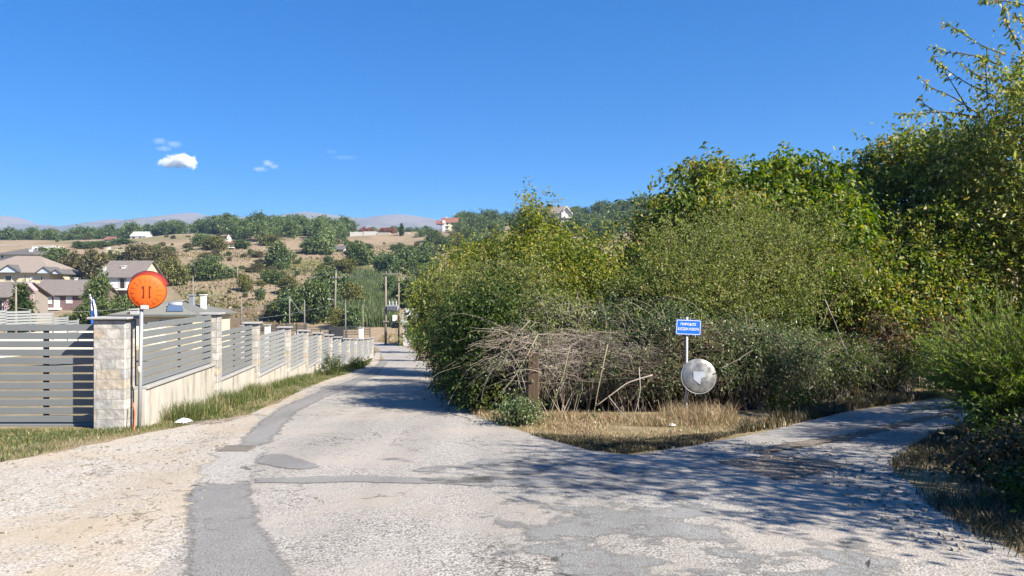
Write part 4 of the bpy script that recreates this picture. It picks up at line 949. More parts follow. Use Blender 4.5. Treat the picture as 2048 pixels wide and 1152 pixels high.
rail = M("dark_railing_paint", (.05, .052, .055), .5)
def railing(name, label, xa, xb, yt, yb, Y0, Y1, n=40):
    a, b = P(xa, yt, Y0), P(xb, yt, Y1); zb = P(xa, yb, Y0)[2]; o = thing(name, label, "railing", np.array([(a[0] + b[0]) / 2, (a[1] + b[1]) / 2, float(H((a[0] + b[0]) / 2, (a[1] + b[1]) / 2))]))
    d = b - a; mb = MB(); hgt = a[2] - zb
    for k in range(4): mb.tube([a - [0, 0, hgt * k / 3.2], b - [0, 0, hgt * k / 3.2]], .035, 4)
    mb.build("rail", rail, o); mb = MB()
    for k in range(n + 1):
        p = a + d * k / n; mb.tube([p, p - [0, 0, hgt]], .014, 4)
    mb.build("bar", rail, o)
    for k in range(6):
        p = a + d * k / 5; g = float(H(p[0], p[1])); MB().box((p[0], p[1], (p[2] + g) / 2), (.09, .09, p[2] - g + .2)).build("post", rail, o)
railing("metal_railing", "dark metal railing behind the near half of the slat fence", 512, 612, 650, 662, 62, 66)
railing("metal_railing", "dark metal railing stretching towards the road bend behind the slat fence", 612, 740, 654, 672, 78, 92)
props(MB().box(P(0, 0, 84) * [0, 1, 0] + [P(672, 0, 84)[0], 0, P(0, 662, 84)[2] - .5], (1.7, .08, 1.9), bev=.02).build("metal_door", rail, None), "dark solid metal door panel set in the railing near the road bend", "gate")
lw = MB(); a, b = P(-60, 664, 46), P(330, 664, 60)
for (p, q_) in ((a, b),):
    d = (q_ - p) * [1, 1, 0]; ln = np.linalg.norm(d); e = d / ln; lw.box((p + q_) / 2 * [1, 1, 0] + [0, 0, P(0, 664, 50)[2] - .75], (ln, .2, 1.5), np.array([e, [-e[1], e[0], 0], [0, 0, 1]]), bev=.01)
props(lw.build("garden_wall", wallm("pale_cream_garden_wall", (.62, .58, .47)), None), "low pale cream garden wall seen through the gate slats", "wall")
for lb, (x, yt, yb, Y, w) in zip(("small white stone pillar between the slat fence and the dark railing", "white stone gate pillar behind the far end of the slat fence", "white stone pillar in the railing near the utility pole"), ((535, 650, 668, 62, .4), (722, 655, 676, 88, .5), (488, 652, 672, 60, .4))):
    a = P(x, yt, Y); g = float(H(a[0], Y)); o = thing("stone_pillar", lb, "pillar", (a[0], Y, g))
    MB().box((a[0], Y, (a[2] + g) / 2 - .05), (w, w, a[2] - g), bev=.02).build("shaft", WHITE, o); MB().box((a[0], Y, a[2]), (w + .15, w + .15, .08), bev=.02).build("cap", CAP, o)
a = P(600, 648, 80); props(MB().box((a[0], 80, float(H(a[0], 80)) + .9), (1.0, .8, 2.0), bev=.05).box((a[0], 79.57, float(H(a[0], 80)) + 1.3), (.7, .05, .8)).build("meter_cabinet", GREYW, None), "pale grey meter cabinet behind the railing", "cabinet")

# ------------------------------------------------------------------ poles and cables
WOODP = M("weathered_pole_wood", (.19, .16, .125), .9, .1, var=(.30, .26, .21), scale=3, stretch=(4, 4, .3))
PCON = M("pale_concrete_pole", (.23, .215, .19), .85, .2, var=(.17, .16, .145), scale=4)
WIRE = M("grey_cable", (.34, .35, .35), .6)
ATT = {}
def pole(key, name, label, x, yt, Y, r=.13, mat=WOODP, xb=None, cat="utility pole", group=None):
    t = P(x, yt, Y); X = t[0]; Xb = P(xb, 0, Y)[0] if xb else X; g = float(H(Xb, Y)); o = thing(name, label, cat, (Xb, Y, g), group)
    MB().tube([(Xb, Y, g - .3), ((X + Xb) / 2, Y, (g + t[2]) / 2), (X, Y, t[2])], [r * 1.15, r, r * .75], 10).build("shaft", mat, o, True)
    ATT[key] = (o, np.array([X, Y, t[2]])); return o
PM = 128
o = pole("cross", "utility_pole", "tall utility pole with a pale crossarm and street lamp in front of the reeds", 672, 541, PM, .17, xb=669)
tX, tZ = ATT["cross"][1][0], ATT["cross"][1][2]
zc = P(0, 556, PM)[2]; MB().box((tX, PM - .18, zc), (2.0, .14, .16), bev=.02).build("crossarm", PCON, o)
ins = MB()
for q in (-.9, -.45, .45, .9): ins.lathe((tX + q, PM - .18, zc + .08), [(.09, 0), (.10, .08), (.06, .14), (.09, .2), (.03, .28), (.001, .29)], 10)
ins.build("insulator", M("brown_porcelain", (.22, .17, .14), .3), o, True)
lz = P(0, 600, PM)[2]; arm = MB(); arm.tube([(tX, PM, lz - .1), (tX - .4, PM - .3, lz + .1), (tX - .85, PM - .5, lz + .18)], .035, 6)
arm.build("lamp_arm", STEEL, o, True); MB().box((tX - 1.05, PM - .55, lz + .16), (.55, .24, .13), bev=.04).build("lamp_head", M("white_lamp_head", (.72, .72, .7), .5), o)
TYY = 100
tf = thing("transformer_pole", "double wooden pole frame carrying a transformer and white meter box by the road bend", "transformer pole", on_ground(P(784, 0, TYY)[0], TYY))
for x, yt, r in ((771.5, 546, .17), (797.5, 554, .12)):
    t = P(x, yt, TYY); g = float(H(t[0], TYY)); MB().tube([(t[0] - .02, TYY, g - .3), (t[0], TYY, (g + t[2]) / 2), (t[0], TYY, t[2])], [r, r * .9, r * .7], 10).build("shaft", WOODP, tf, True)
xa, xb = P(766, 0, TYY)[0], P(802, 0, TYY)[0]
for row, th in ((548, .12), (617, .16), (643, .18), (622, .08)):
    z = P(0, row, TYY)[2]; MB().box(((xa + xb) / 2, TYY - .2, z), (xb - xa, .14, th), bev=.015).build("crossbeam", WOODP, tf)
tz = P(0, 612, TYY)[2]; tx = P(786, 0, TYY)[0]
bd_ = MB().box((tx, TYY - .1, tz - .25), (1.5, .7, .75), bev=.08)
for q in (-.45, 0, .45): bd_.lathe((tx + q, TYY - .1, tz + .12), [(.09, 0), (.12, .1), (.07, .2), (.11, .3), (.06, .45), (.02, .7), (.001, .7)], 8)
for q in range(8): bd_.box((tx - .65 + q * .185, TYY - .5, tz - .25), (.03, .16, .6))
bd_.build("transformer", STEEL, tf)
a, b = P(786, 642, TYY), P(794.5, 630, TYY); MB().box(((a[0] + b[0]) / 2, TYY - .42, (a[2] + b[2]) / 2), (b[0] - a[0], .3, b[2] - a[2]), bev=.02).build("meter_box", M("white_box_paint", (.75, .75, .72), .5), tf)
a, b = P(784, 656, TYY), P(796, 645, TYY); MB().box(((a[0] + b[0]) / 2, TYY - .3, (a[2] + b[2]) / 2), (b[0] - a[0], .4, b[2] - a[2]), bev=.02).build("switch_box", rail, tf)
for q in (-.9, -.3, .9):
    MB().lathe((tx + q, TYY - .2, P(0, 548, TYY)[2] + .06), [(.08, 0), (.1, .1), (.05, .2), (.08, .28), (.001, .3)], 8).build("insulator", PCON, tf, True)
ATT["hframe"] = (tf, P(771.5, 547, TYY)); 
others = [("a", 475, 530, 190, "slim bare pole standing alone on the dry slope right of the bungalow", .14), ("b", 579, 593, 118, "pale pole at the foot of the thicket, first of the row behind the slat fence", .11),
          ("c", 609, 601, 118, "pale pole in front of the dark thicket, second of the row behind the slat fence", .10), ("d", 691, 601, 112, "pale pole beside the yellowish tree, third of the row behind the slat fence", .10),
          ("e", 726, 609, 114, "thin pole before the reed bed close to the transformer frame", .08), ("f", 483, 594, 120, "pale pole with a lamp collar just right of the bungalow roof", .12),
          ("g", 426, 572, 150, "thin weathered pole beyond the bungalow chimney", .09), ("h", 386, 553, 118, "dull metal pole rising behind the bungalow's grey chimney", .10), ("i", 32, 573, 92, "wooden pole in front of the pink gable", .13), ("j", 499, 435, 420, "tall mast standing above the hilltop pines", .28)]
for k, x, yt, Y, lb, r in others:
    o = pole(k, "mast" if k == "j" else "utility_pole", lb, x, yt, Y, r, PCON if k in "bcdfj" else WOODP, cat="mast" if k == "j" else "utility pole")
    t = ATT[k][1]
    if k in "abcdfhi": MB().tube([t - [.0, .12, .25], t - [0, .12, -.02]], .06, 6).build("insulator", PCON, o, True)
def cable(label, A, B, sag, r=.022, B2=None):
    t = np.linspace(0, 1, 24)[:, None]; p = A + (B - A) * t; p[:, 2] -= (4 * t * (1 - t))[:, 0] * sag
    props(MB().tube(p, r, 4).build("power_cable", WIRE, None), label, "cable")
cr = ATT["cross"][1]; hf = ATT["hframe"][1]
cable("overhead cable from the crossarm pole to the transformer frame", cr + [.1, 0, 0], hf, .8, .025)
cable("overhead cable from the crossarm pole away to the left over the dry field", cr - [.1, 0, 0], P(300, 578, 150), 2.5, .028)
cable("overhead cable from the transformer frame into the roadside trees", hf + [.2, 0, 0], P(960, 552, 60), .5, .018)
cable("drooping cable from the pole by the yellowish tree to the pole right of the bungalow", ATT["d"][1], P(330, 632, 122), 1.6, .025)
cable("cable between the first and second pale poles at the thicket's foot", ATT["b"][1], ATT["c"][1] - [0, 0, 2.2], .3, .02)
cable("cable from the first pale pole running left past the bungalow", ATT["b"][1], P(430, 616, 120), .8, .022)
cable("cable crossing in front of the dusky pink house to the hedge", ATT["i"][1] - [0, 0, 2.6], P(250, 616, 96), .5, .02)
# ------------------------------------------------------------------ roadside trees, bushes and brambles on the right
def lobes_px(base, spec):
    """(x, y, Y, half width px, half height px, depth radius m) -> lobes local to base"""
    out = []
    for (x, y, Y, hw, hh, dr) in spec:
        c = P(x, y, Y) - base; out.append((c[0], c[1], c[2], hw / FPX * Y, dr, hh / FPX * Y))
    return out
def px_plant(name, label, cat, bx, Y, spec, mat, seed, trunk=None, **kw):
    base = on_ground(P(bx, 0, Y)[0], Y); lb = lobes_px(base, spec)
    tr = None
    if trunk: tr = (P(trunk[0], trunk[1], trunk[2]) - base, trunk[3])
    return plant(name, label, cat, base, lb, mat, seed, trunk=tr, **kw)
TR = dict(names=('trunk', 'crown'))
# far end of the hedge along the road, back to front
px_plant("hedge_bush", "rounded green bush at the road bend below the corrugated shed", "bush", 838, 70, [(838, 655, 70, 24, 34, 1.6), (850, 630, 71, 18, 20, 1.4)], LM['yellow'], 11, L=0.200, Wd=0.117, clumps=120, shoots=4, lps=6, spread=.35, slen=.6)
px_plant("hedge_bush", "feathery pale green bush leaning over the far road edge", "bush", 842, 52, [(840, 672, 52, 20, 30, 1.2)], LM['green'], 12, L=0.150, Wd=0.065, clumps=90, shoots=5, lps=6, spread=.25, slen=.6, up=.6)
px_plant("roadside_tree", "yellowing broadleaf tree arching over the road where the hedge begins", "tree", 905, 34, [(905, 585, 34, 50, 50, 2), (945, 540, 36, 48, 42, 1.9), (868, 612, 33, 28, 38, 1.4), (905, 645, 33, 42, 48, 1.4)], LM['yellow'], 13, trunk=(915, 590, 34, .1), L=0.163, Wd=0.085, clumps=520, shoots=5, lps=6, spread=.32, slen=.6, **TR)
px_plant("roadside_tree", "tall yellow-green tree with a ragged top behind the hedge front", "tree", 985, 31, [(990, 560, 31, 52, 52, 2), (1015, 520, 32, 42, 38, 1.8), (955, 610, 30, 55, 56, 1.8)], LM['yellow'], 14, trunk=(985, 570, 31, .1), L=0.150, Wd=0.078, clumps=480, shoots=5, lps=6, spread=.3, slen=.55, **TR)
px_plant("poplar_sapling", "slender pointed yellow-green tree rising to a spire above the hedge", "tree", 1080, 29, [(1072, 435, 29, 13, 42, .45), (1076, 480, 29, 36, 44, 1.0), (1100, 535, 28.5, 52, 48, 1.5), (1060, 530, 28.5, 50, 50, 1.4), (1090, 590, 28, 80, 60, 1.8), (1130, 495, 29, 18, 22, .7)], LM['yellow'], 15, trunk=(1074, 410, 29, .09), L=0.150, Wd=0.065, clumps=620, shoots=5, lps=7, spread=.2, slen=.6, up=.9, droop=.35, **TR)
px_plant("roadside_tree", "dense yellow-green bushy tree just left of the blue street sign", "tree", 1165, 21, [(1150, 560, 21, 85, 75, 1.8), (1200, 610, 20, 70, 60, 1.5), (1110, 640, 19, 70, 55, 1.4), (1175, 540, 22, 48, 40, 1.4)], LM['yellow'], 16, trunk=(1160, 590, 21, .08), L=0.106, Wd=0.052, clumps=640, shoots=5, lps=8, spread=.22, slen=.42, **TR)
px_plant("hazel_bush", "dark ivy-green bush at the road edge left of the dead brambles", "bush", 955, 15.6, [(972, 712, 15.8, 50, 78, .9), (952, 650, 16.5, 46, 52, .9), (992, 640, 15.8, 52, 62, .9), (1003, 785, 15.2, 38, 46, .6), (965, 775, 16.4, 36, 44, .7)], LM['dark'], 17, L=.07, Wd=.045, clumps=620, shoots=5, lps=10, spread=.2, slen=.38, zmin=.05)
px_plant("hazel_bush", "olive bush mixed with bare twigs behind the dark ivy bush", "bush", 1010, 18.5, [(1000, 600, 18.5, 75, 65, 1.2), (930, 600, 20, 60, 55, 1.2), (1060, 620, 18, 70, 60, 1.1)], LM['olive'], 18, L=.07, Wd=.035, clumps=560, shoots=5, lps=9, spread=.24, slen=.45, twigs=700)
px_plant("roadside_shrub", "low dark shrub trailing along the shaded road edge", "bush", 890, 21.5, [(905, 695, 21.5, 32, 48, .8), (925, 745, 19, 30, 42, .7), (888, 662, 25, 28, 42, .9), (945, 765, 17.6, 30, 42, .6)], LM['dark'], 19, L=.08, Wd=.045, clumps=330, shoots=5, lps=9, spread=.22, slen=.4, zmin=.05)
# walnuts behind
px_plant("walnut_tree", "broad yellowing walnut tree with a lopsided top standing against the sky", "tree", 1400, 25, [(1410, 385, 25, 55, 46, 1.8), (1355, 455, 24.5, 62, 52, 1.9), (1420, 355, 25, 22, 24, .8), (1305, 470, 25, 40, 40, 1.3), (1440, 450, 24, 80, 60, 1.8), (1330, 540, 23.5, 90, 60, 1.8)], LM['walnut'], 21, trunk=(1400, 470, 25, .14), L=0.188, Wd=0.085, clumps=620, shoots=5, lps=8, spread=.26, slen=.5, up=.25, droop=.55, outw=.8, twigs=300, **TR)
px_plant("walnut_tree", "fresh green walnut tree in the middle with two rounded tops", "tree", 1570, 25, [(1555, 375, 25, 50, 44, 1.8), (1640, 390, 24.5, 44, 50, 1.7), (1575, 335, 25, 24, 24, .8), (1510, 400, 25, 42, 40, 1.4), (1600, 455, 24, 100, 60, 2), (1655, 450, 24, 45, 50, 1.4), (1565, 540, 23, 110, 60, 1.8)], LM['green'], 22, trunk=(1590, 470, 25, .15), L=0.200, Wd=0.091, clumps=660, shoots=5, lps=8, spread=.26, slen=.5, up=.25, droop=.55, outw=.8, twigs=300, **TR)
px_plant("walnut_tree", "dark walnut tree beyond the side road between the green walnut and the tall cherry", "tree", 1790, 27, [(1770, 335, 27, 58, 58, 2), (1830, 390, 27, 80, 75, 2.2), (1748, 420, 27, 42, 60, 1.6), (1850, 330, 27, 55, 50, 1.8), (1905, 310, 27, 60, 50, 1.8), (1790, 470, 26, 90, 60, 2), (1930, 440, 26.5, 90, 80, 2)], LM['walnut'], 23, trunk=(1800, 450, 27, .15), L=0.194, Wd=0.085, clumps=760, shoots=5, lps=8, spread=.26, slen=.46, up=.2, droop=.5, twigs=400, **TR)
# the large fine-leaved shrub in the middle and its neighbours
px_plant("elm_bush", "broad olive-green shrub of fine leaves directly behind the street sign", "bush", 1430, 19, [(1390, 520, 18.2, 115, 75, 1.3), (1490, 500, 19.8, 105, 75, 1.5), (1320, 590, 17, 80, 62, 1.0), (1420, 605, 17.8, 95, 60, 1.1), (1530, 590, 19.4, 90, 65, 1.3), (1610, 560, 21.2, 80, 72, 1.4), (1580, 470, 21.5, 70, 50, 1.3)], LM['olive'], 24, L=.062, Wd=.033, clumps=760, shoots=8, lps=11, spread=.2, slen=.46, up=.6, twigs=900)
px_plant("elm_bush", "dark broad bush with sunlit yellowish leaves on the far side of the side road", "bush", 1820, 23, [(1790, 520, 23.3, 95, 75, 1.6), (1880, 490, 23.6, 85, 65, 1.6), (1700, 570, 22, 75, 80, 1.5), (1850, 590, 23.4, 110, 75, 1.5), (1960, 540, 24, 80, 95, 1.5), (1760, 625, 22, 100, 65, 1.3), (1920, 640, 24.4, 90, 60, 1.3)], LM['walnut'], 25, L=0.112, Wd=0.072, clumps=1500, shoots=5, lps=7, spread=.22, slen=.4, up=.3, twigs=500)
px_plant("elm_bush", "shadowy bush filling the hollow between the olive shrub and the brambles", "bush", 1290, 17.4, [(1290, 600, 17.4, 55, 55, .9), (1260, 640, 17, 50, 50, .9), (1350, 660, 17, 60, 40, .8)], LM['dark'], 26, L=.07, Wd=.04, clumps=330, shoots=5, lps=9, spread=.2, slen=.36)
px_plant("dead_shrub", "rust-brown dying shrub in the shade at the end of the side road thicket", "bush", 1850, 22.4, [(1850, 655, 22.4, 70, 45, .8), (1760, 672, 21.2, 60, 30, .7)], LM['rust'], 27, L=.06, Wd=.03, clumps=170, shoots=4, lps=7, spread=.2, slen=.4, twigs=500, wood=TWIG)
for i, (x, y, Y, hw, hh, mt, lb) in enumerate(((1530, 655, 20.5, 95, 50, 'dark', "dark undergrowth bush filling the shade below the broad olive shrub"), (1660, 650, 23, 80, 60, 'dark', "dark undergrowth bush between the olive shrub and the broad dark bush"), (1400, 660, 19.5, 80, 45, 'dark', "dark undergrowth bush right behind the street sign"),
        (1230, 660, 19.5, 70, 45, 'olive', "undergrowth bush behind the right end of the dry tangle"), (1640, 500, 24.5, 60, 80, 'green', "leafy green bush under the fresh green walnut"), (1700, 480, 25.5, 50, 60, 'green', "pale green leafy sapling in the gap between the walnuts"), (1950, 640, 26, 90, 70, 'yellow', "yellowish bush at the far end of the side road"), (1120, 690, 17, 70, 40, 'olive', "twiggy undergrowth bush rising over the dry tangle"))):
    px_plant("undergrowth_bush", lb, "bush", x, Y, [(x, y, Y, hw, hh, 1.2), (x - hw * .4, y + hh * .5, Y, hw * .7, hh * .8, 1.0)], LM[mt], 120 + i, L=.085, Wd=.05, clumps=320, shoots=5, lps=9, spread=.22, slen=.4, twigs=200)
# tall tree at the right edge
def right_sprays(rng):
    """long open shoots reaching up and left against the sky"""
    parts = []
    for pts, n in (([(2010, 110, 22.6), (1960, 90, 22.2), (1915, 60, 21.8), (1890, 44, 21.6)], 60), ([(2000, 130, 22.6), (1940, 108, 22.2), (1890, 105, 21.8), (1860, 92, 21.6)], 55),
                   ([(1985, 190, 22.6), (1930, 165, 22.2), (1880, 130, 21.8), (1866, 116, 21.6)], 40), ([(1960, 230, 22.6), (1900, 190, 22.2), (1860, 175, 22.0), (1835, 150, 21.8)], 30),
                   ([(1960, 235, 22.6), (1880, 222, 22.2), (1830, 228, 22.0), (1795, 230, 21.8)], 45), ([(2040, 100, 21.6), (2015, 50, 21.2), (2008, 15, 21.1)], 70),
                   ([(2080, 20, 19.7), (2020, 2, 19.4), (1962, 1, 19.2)], 60), ([(1990, 160, 22.6), (1950, 150, 22.2), (1920, 122, 22.0)], 35), ([(2060, 60, 21.4), (2040, 40, 21.2), (2030, 30, 21.1)], 30),
                   ([(1940, 225, 22.6), (1900, 160, 22.6), (1882, 128, 22.4)], 30), ([(1975, 200, 22.6), (1972, 140, 22.4), (1960, 110, 22.2)], 30), ([(1900, 240, 22.6), (1850, 210, 22.4), (1840, 196, 22.2)], 30)):
        w = np.array([P(*p) for p in pts]); t = np.linspace(0, 1, len(w)); tt = np.sort(rng.random(n) ** .6)
        pos = np.stack([np.interp(tt, t, w[:, k]) for k in range(3)], 1) + rng.normal(size=(n, 3)) * .035
        d = (w[-1] - w[0]); ld = nrm(d) * .5 + rng.normal(size=(n, 3)) * .6 - [0, 0, .5]
        parts.append(leaf_geo(pos, ld, .165 * (.6 + .7 * rng.random(n)), .075 * (.6 + .7 * rng.random(n)), rng)); SPRAY.append(w)
    return parts
SPRAY = []
ct = px_plant("cherry_tree", "tall tree leaning in from the picture's right edge with open twigs against the sky", "tree", 2046, 23.7,
         [(2035, 225, 23.3, 45, 48, 1.7), (1965, 285, 23.7, 62, 34, 1.7), (2045, 300, 23.1, 75, 85, 2.2), (2065, 150, 22.2, 40, 55, 1.7), (1970, 335, 24.1, 80, 38, 1.9), (2075, 420, 23.5, 60, 75, 2.0), (1890, 285, 24.4, 50, 34, 1.8), (1880, 345, 24.6, 50, 40, 1.8), (1990, 430, 24.2, 70, 60, 1.9), (2060, 480, 23.4, 50, 60, 1.6)],
         LM['cherry'], 28, trunk=(2050, 230, 23.3, .2), L=.165, Wd=.078, clumps=440, shoots=5, lps=10, spread=.36, slen=.8, up=.3, droop=.35, twigs=500, extra=right_sprays, **TR)
for w in SPRAY:
    wood_paths = MB()
    k = np.linspace(0, 1, 8); p = np.stack([np.interp(k, np.linspace(0, 1, len(w)), w[:, j]) for j in range(3)], 1); wood_paths.tube(p, np.linspace(.026, .008, 8), 4)
    wood_paths.build("branch", BARK, ct)
# feathery tamarisk by the side road
def tamarisk(base, R_, Hh, seed, label, n=420, centre=None):
    rng = np.random.default_rng(seed); root = thing("tamarisk_bush", label, "bush", base)
    k = 9; a = rng.random(n) * 2 * math.pi; rad = R_ * np.sqrt(rng.random(n)); hh = Hh * (.25 + .75 * rng.random(n)) * (1 - .45 * (rad / R_) ** 2)
    t = np.linspace(0, 1, k)
    st = np.array([0, 0, .05]) + rng.normal(size=(n, 3)) * [.25, .25, 0]
    tip = np.stack([np.cos(a) * rad, np.sin(a) * rad, hh], 1)
    pth = st[:, None] + (tip - st)[:, None] * t[None, :, None]; bow = (rad / R_)[:, None] * .5 * np.sin(t * math.pi)[None]
    pth[:, :, 2] += bow * .6; pth += rng.normal(size=(n, k, 3)) * .02; pth[:, -2:, 2] += .06
    pth += base
    parts = []; m = 95; tt = .22 + .78 * rng.random((n, m)) ** .75
    ii = np.clip((tt * (k - 1)).astype(int), 0, k - 2); fr = tt * (k - 1) - ii
    ar = np.arange(n)[:, None]; p0, p1 = pth[ar, ii], pth[ar, ii + 1]; pos = p0 + (p1 - p0) * fr[..., None]; d = nrm(p1 - p0)
    ld = d * .75 + rng.normal(size=(n, m, 3)) * .38 + [0, 0, .2]; M_ = n * m
    taper = (1.15 - .6 * tt).ravel()
    parts.append(leaf_geo(pos.reshape(-1, 3), ld.reshape(-1, 3), .12 * taper * (.6 + .7 * rng.random(M_)), .011 * (.7 + .6 * rng.random(M_)), rng, droop=.05))
    V, T = merge(parts); Vw, Tw = ribbon_tubes(pth, np.full(n, .011), np.full(n, .003))
    fast_mesh("stems", Vw, Tw, BARK, root); fast_mesh("foliage", V, T, LM['tamarisk'], root); return root
b1 = on_ground(7.25, 10.6); tamarisk(b1, 1.5, 2.45, 31, "large feathery bright green tamarisk bush at the right edge over the side road", 700)
# trees beyond the frame whose shade falls across the junction
px = lambda X, Y: on_ground(X, Y)
plant("roadside_tree", "leafy tree standing just outside the picture on the near right", "tree", px(7.9, 4.3), [(0, 0, 3.4, 1.4, 1.3, 1.3), (.2, .0, 5.0, 1.3, 1.2, 1.3), (-.3, .5, 2.4, 1.2, 1.0, .9), (-.2, -.2, 6.2, .8, .7, .7)], LM['walnut'], 41, trunk=(np.array((.1, 0, 4.6)), .11), L=.11, Wd=.06, clumps=230, shoots=4, lps=9, spread=.3, slen=.5, twigs=200, **TR)
plant("roadside_tree", "tall sparse tree standing just outside the picture beside the right verge", "tree", px(8.6, 5.9), [(0, 0, 5.6, 1.3, 1.4, 1.2), (-.5, -.3, 6.0, .8, .8, .7), (.3, .5, 3.6, 1.4, 1.2, 1.2)], LM['walnut'], 42, trunk=(np.array((-.2, 0, 6.2)), .11), L=.11, Wd=.06, clumps=170, shoots=4, lps=8, spread=.32, slen=.6, twigs=200, **TR)
plant("roadside_tree", "dense tree outside the picture behind the tamarisk bush", "tree", px(11.1, 11.4), [(0, 0, 3.2, 1.5, 1.4, 1.4), (.1, .2, 4.7, 1.3, 1.3, 1.1), (.1, .2, 1.9, 1.2, 1.2, 1.0)], LM['walnut'], 43, trunk=(np.array((0, 0, 4.6)), .12), L=.11, Wd=.06, clumps=560, shoots=4, lps=9, spread=.3, slen=.5, **TR)
plant("roadside_tree", "dense tree outside the picture where the side road leaves the frame", "tree", px(14.3, 12.4), [(0, 0, 3.2, 1.9, 1.9, 1.8), (.5, .5, 4.8, 1.6, 1.6, 1.3), (-.4, 0, 1.8, 1.5, 1.3, 1.1)], LM['walnut'], 44, trunk=(np.array((0, 0, 4.4)), .12), L=.12, Wd=.065, clumps=560, shoots=4, lps=9, spread=.32, slen=.5, **TR)

plant("roadside_tree", "leafy tree outside the picture on the near bank of the side road", "tree", px(15.4, 15.4), [(0, 0, 3.4, 1.9, 1.9, 1.8), (.5, .3, 5.0, 1.6, 1.6, 1.3), (-.4, 0, 2.0, 1.5, 1.5, 1.1)], LM['walnut'], 45, trunk=(np.array((0, 0, 4.4)), .12), L=.12, Wd=.065, clumps=520, shoots=4, lps=9, spread=.32, slen=.5, **TR)
plant("roadside_tree", "farther leafy tree outside the picture along the side road", "tree", px(19.6, 19.2), [(0, 0, 3.4, 2.1, 2.1, 1.8), (.5, .3, 5.2, 1.7, 1.7, 1.4), (-.4, 0, 2.0, 1.6, 1.6, 1.2)], LM['walnut'], 46, trunk=(np.array((0, 0, 4.4)), .12), L=.12, Wd=.065, clumps=520, shoots=4, lps=9, spread=.32, slen=.5, **TR)

